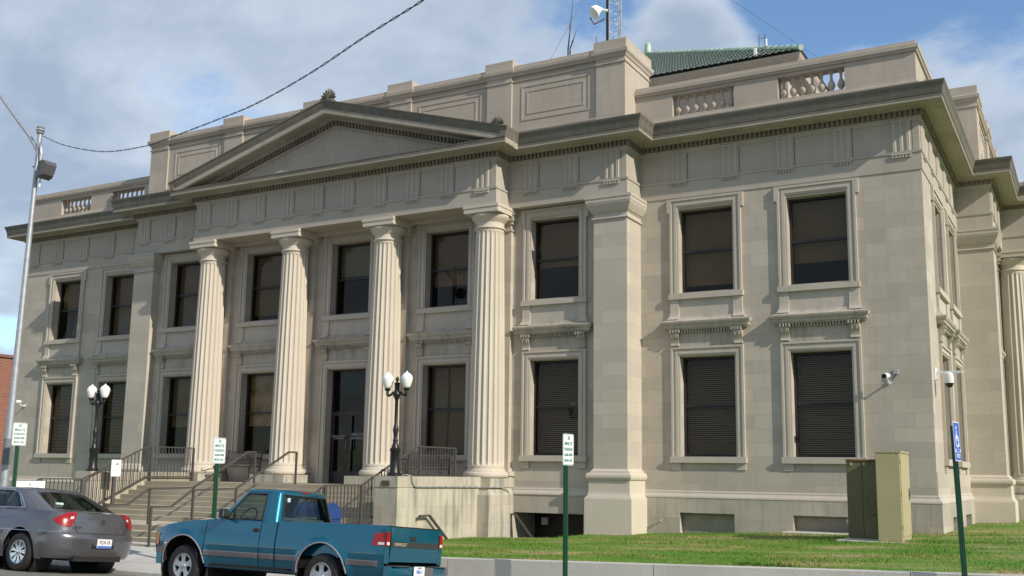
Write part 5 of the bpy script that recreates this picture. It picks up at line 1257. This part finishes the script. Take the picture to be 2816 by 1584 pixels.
def sedan():
    t = thing('sedan', 'gray four-door sedan parked at the kerb left of the stair, seen from its rear corner', 'car', (1.50, -10.56, road_z(-10.56, 1.5)+.0), rot=(R(4.57), 0, math.pi))
    HR, HF, RA = 0.0, 2.81, .40
    def arch(x):
        z = .235
        for h in (HR, HF):
            if abs(x-h) < RA: z = max(z, .33+math.sqrt(RA*RA-(x-h)**2)*1.05)
        return z
    def zt(x):
        pts = [(-1.2, .95), (-.9, 1.0), (-.55, 1.045), (-.1, 1.065), (.6, 1.055), (1.6, 1.02), (2.4, .985), (3.0, .90), (3.5, .80), (3.85, .68)]
        for (a, za), (c, zc) in zip(pts, pts[1:]):
            if x <= c: return lerp(za, zc, (x-a)/(c-a))
        return .68
    def W(x, z):
        w = .918
        if z > .74: w -= .085*((z-.74)/.32)**1.7
        if z < .55: w -= .045*((.55-z)/.3)**2
        if .66 < z < .74: w += .006
        for h in (HR, HF):
            r = math.hypot(x-h, (z-.33)/1.05); w += .012*math.exp(-((r-.41)/.05)**2)
        if x > 2.9: w -= .22*((x-2.9)/.95)**2.2
        if x < .2: w -= .02*((.2-x)/.75)**2
        return w
    XB = -.55
    for q in (1, -1):
        b = MB(); side_panel(b, XB, .70-.0, arch, zt, W, q); b.build('rear_fender', M_sedan, t, smooth=30, recalc=False)
        for x0, x1 in ((.71, 1.62), (1.632, 2.52)):
            b = MB(); side_panel(b, x0, x1, arch, zt, W, q); d = b.build('door', M_sedan, t, smooth=30, recalc=False)
            hx = x0+.02; b = MB(); b.bevbox(hx+.02, hx+.22, q*.905-.012, q*.905+.02*q*q, .875, .905, .006); b.build('handle', M_chrome, d)
        b = MB(); side_panel(b, 2.532, 3.80, arch, zt, W, q); b.build('fender', M_sedan, t, smooth=30, recalc=False)
    def xr(z):   # rear end of the body by height
        pts = [(.25, -.90), (.30, -.98), (.42, -1.045), (.60, -1.065), (.665, -1.05), (.70, -.995), (.80, -.98), (.92, -.955), (1.0, -.92), (1.04, -.88), (1.07, -.82)]
        pts = [(a_, c_) for a_, c_ in pts]
        for (a, xa_), (c, xc) in zip(pts, pts[1:]):
            if z <= c: return lerp(xa_, xc, (z-a)/(c-a))
        return -.85
    def surf(th, z, off=0):
        n = 2/2.6; c, s = math.cos(th), math.sin(th); w = W(XB, z)+off; e = XB-xr(z)+off
        return (XB-e*abs(s)**n, w*math.copysign(abs(c)**n, c), z-(.055*(1-abs(c)**.5)*0))
    b = MB(); b.grid(lambda u, v: surf(math.pi*u, lerp(.26, zt(XB), v)), 60, 30); rf = b.build('rear_body', M_sedan, t, smooth=30, recalc=False)
    # trunk lid top / deck
    b = MB()
    def deck(u, v):
        p = surf(math.pi*u, zt(XB)); k = v; cx_, cy_ = -.35, 0
        return (lerp(p[0], cx_, k), lerp(p[1], p[1]*.15, k), p[2]+.045*math.sin(k*math.pi/2)*(1-(p[1]/.9)**4))
    b.grid(deck, 40, 8); b.build('trunk_deck', M_sedan, rf, smooth=40, recalc=False)
    # trunk lid seam + bumper seam as thin dark lines
    b = MB(); sm = []
    for k in range(0, 31): sm.append(surf(lerp(R(62), R(118), k/30), .695, .004))
    b.tube(sm, .006, 5)
    for q in (1, -1):
        th0 = R(62) if q > 0 else R(118); th1 = R(52) if q > 0 else R(128)
        b.tube([surf(lerp(th0, th1, (k/8)), lerp(.70, 1.03, k/8), .003) for k in range(9)], .005, 5)
    b.build('trunk_seam', M_under, rf)
    for q in (1, -1):
        b = MB()
        def tl(u, v):
            zc = lerp(.905, .925, u); hh = .012+.115*math.sin(min(1, u*1.05)*math.pi/2)**.9; a = lerp(20, 57-8*(0.5-v), u); th = R(a if q > 0 else 180-a)
            return surf(th, zc+(v-.5)*2*hh+(.0 if u < 1 else 0), .010)
        b.grid(tl, 16, 8); l = b.build('tail_light', M_lens, t, smooth=40, recalc=False)
        b = MB(); b.grid(lambda u, v: tl(lerp(.80, .93, u), lerp(.52, .68, v)) and tuple(c+o for c, o in zip(tl(lerp(.80, .93, u), lerp(.52, .68, v)), (-.004, q*.004, 0))), 3, 3); b.build('reverse_lens', M_clear, l, recalc=False)
        b = MB(); pts = [(x, q*(W(x, .70)+.004), .70) for x in (.6, .3, .1, -.1, -.3, XB)]+[surf(R(a if q > 0 else 180-a), .70, .006) for a in (15, 28, 40, 48)]; b.tube(pts, .007, 6); b.build('chrome_strip', M_chrome, t)
    b = MB(); b.lathe([(.052, -.003), (.052, -.012), (.043, -.012), (.043, -.003)], (0, 0), 24, axis='y', caps=False)
    for o_ in (-.02, 0, .02): b.bar((o_-.012, -.01, .018), (o_+.012, -.01, -.018), .014, .008)
    o = b.build('emblem', M_chrome, t); o.location = (-.972, .0, .90); o.rotation_euler = (0, 0, R(-90))
    text('badge', 'LaCrosse', .062, M_chrome, t, (-.955, .48, .79), (R(90), 0, R(-90)), xs=1, off=.001)
    b = MB(); b.grid(lambda u, v: (-1.05, lerp(-.24, .24, u), lerp(.44, .63, v)), 2, 2); b.build('plate_recess', M_under, rf, recalc=False)
    b = MB(); b.bevbox(-1.085, -1.07, -.155, .155, .455, .61, .003); pl = b.build('license_plate', M_plate, t); b = MB(); b.box(-1.0865, -1.0855, -.15, .15, .46, .495); b.build('plate_stripe', M_platebl, pl)
    text('plate_number', 'FCN 18', .085, M_platetx, pl, (-1.087, 0, .55), (R(90), 0, R(-90)), xs=.8, off=.001)
    b = MB(); b.grid(lambda u, v: (lerp(3.80, 3.86, math.sin(math.pi*u)), lerp(-1, 1, u)*W(3.8, lerp(.3, .68, v)), lerp(.3, .68, v)), 12, 6); b.build('front_bumper', M_sedan, t, smooth=40, recalc=False)
    b = MB(); b.grid(lambda u, v: (lerp(2.2, 3.82, u), (v*2-1)*W(lerp(2.2, 3.8, u), .9), zt(lerp(2.2, 3.82, u))+.05*(1-(v*2-1)**2)), 20, 14); b.build('hood', M_sedan, t, smooth=40, recalc=False)
    for q in (1, -1): b = MB(); b.bevbox(3.62, 3.82, min(q*.45, q*.70), max(q*.45, q*.70), .58, .68, .02); b.build('headlight', M_clear, t)
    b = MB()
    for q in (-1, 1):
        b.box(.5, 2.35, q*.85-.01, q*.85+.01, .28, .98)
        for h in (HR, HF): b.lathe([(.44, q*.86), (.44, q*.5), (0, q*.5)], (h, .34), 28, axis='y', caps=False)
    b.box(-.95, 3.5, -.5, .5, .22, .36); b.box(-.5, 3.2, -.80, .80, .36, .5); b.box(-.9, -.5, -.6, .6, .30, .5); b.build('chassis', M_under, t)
    P = dict(xr=(-.50, .34), xf=(2.55, 1.62), w=(.835, .63), wr=(.66, .50), wf=(.66, .50), rr=.1, ns=5, z=(1.05, 1.405), levels=[0, .04, .1, .3, .5, .7, .86, .93, 1], g=(.10, .93), bow=.10,
             glass=('rear', 'front', ('side', 1), ('side', 2), ('side', 3)), roof=[(.985, .018), (.94, .032), (.8, .045), (.5, .055), (.15, .058)], zx=lambda x, t_: -(.045*max(0, (x-.5)/2)*(1-t_)))
    P[('xs', 0)] = (-.02, .52); P[('xs', 1)] = (.14, .62); P[('xs', 2)] = (.66, .72); P[('xs', 3)] = (1.55, 1.20); P[('xs', 4)] = (2.3, 1.52)
    g = greenhouse(P, M_sedan, M_sedglass, t, 'roof')
    b = MB(); w0 = lambda s_: s_*.848
    for q in (1, -1): b.tube([(.06, q*.84, 1.085), (.16, q*.80, 1.16), (.42, q*.70, 1.32), (.66, q*.665, 1.392), (1.1, q*.66, 1.395), (1.5, q*.67, 1.385)], .008, 6); b.tube([(.06, q*.84, 1.085), (.6, q*.852, 1.08), (1.6, q*.85, 1.06), (2.2, q*.845, 1.03)], .008, 6)
    b.build('window_trim', M_chrome, g)
    b = MB(); b.box(-.30, -.27, .35, .50, 1.165, 1.20); b.build('sticker', M_glassob, g)
    b = MB(); b.bevbox(.25, .45, -.66, .66, .6, 1.15, .05); b.bevbox(1.35, 1.5, .15, .6, .55, 1.2, .05); b.bevbox(1.35, 1.5, -.6, -.15, .55, 1.2, .05)
    for y in (-.38, .38): b.bevbox(1.38, 1.47, y-.12, y+.12, 1.18, 1.33, .03); b.bevbox(.30, .38, y-.12, y+.12, 1.12, 1.22, .03)
    b.box(-.4, .25, -.6, .6, .98, 1.02); b.build('seats', M_int, t)
    for x in (HR, HF):
        for q in (1, -1): wheel(t, x, q*.80, q, .33, .205, .21, 9, 'thin')
    for q in (1, -1): b = MB(); b.bevbox(2.0, 2.12, min(q*.86, q*1.03), max(q*.86, q*1.03), 1.02, 1.14, .02); b.build('side_mirror', M_sedan, t)
sedan()

def flag_reflection():  # striped sheet behind the pane, stands in for a reflection in the glass
    t = thing('flag_reflection', 'red and white striped cloth standing in for a banner mirrored in the far left upper window', 'flag_reflection', (-12.62, .36, 7.35))
    b = MB(); b.tube([(.10, 0, -.55), (.02, 0, .45)], .012, 6); b.build('staff', M_gold, t)
    b = MB(); n = 9
    for k in range(n):
        for r_ in range(8):
            def P(i, j): x = -.02+.42*i/n-.06*j/8; return (x-.08*(j/8), .03*math.sin(i*1.6+j*.3), .35-.75*j/8-.28*(i/n)**1.3)
            b.quad(P(k, r_), P(k+1, r_), P(k+1, r_+1), P(k, r_+1), k % 2)
    b.build('cloth', [plain('flag_red', (.35, .02, .02), .8), plain('flag_white', (.5, .5, .5), .8)], t, recalc=False)
flag_reflection()

b = MB(); zp = lawn_z(14.3, -2.4); b.bevbox(13.56, 14.82, -3.06, -1.55, zp-.3, zp+.012, .01); o = b.build('concrete_pad', M_conc); o['kind'] = 'structure'
b = MB(); b.bevbox(11.9, 13.45, -.62, -.10, 1.0, lawn_z(12.6, -.4)+.035, .01); o = b.build('concrete_edging', M_conc); o['kind'] = 'structure'
# low steps of the side entrance showing over the lawn
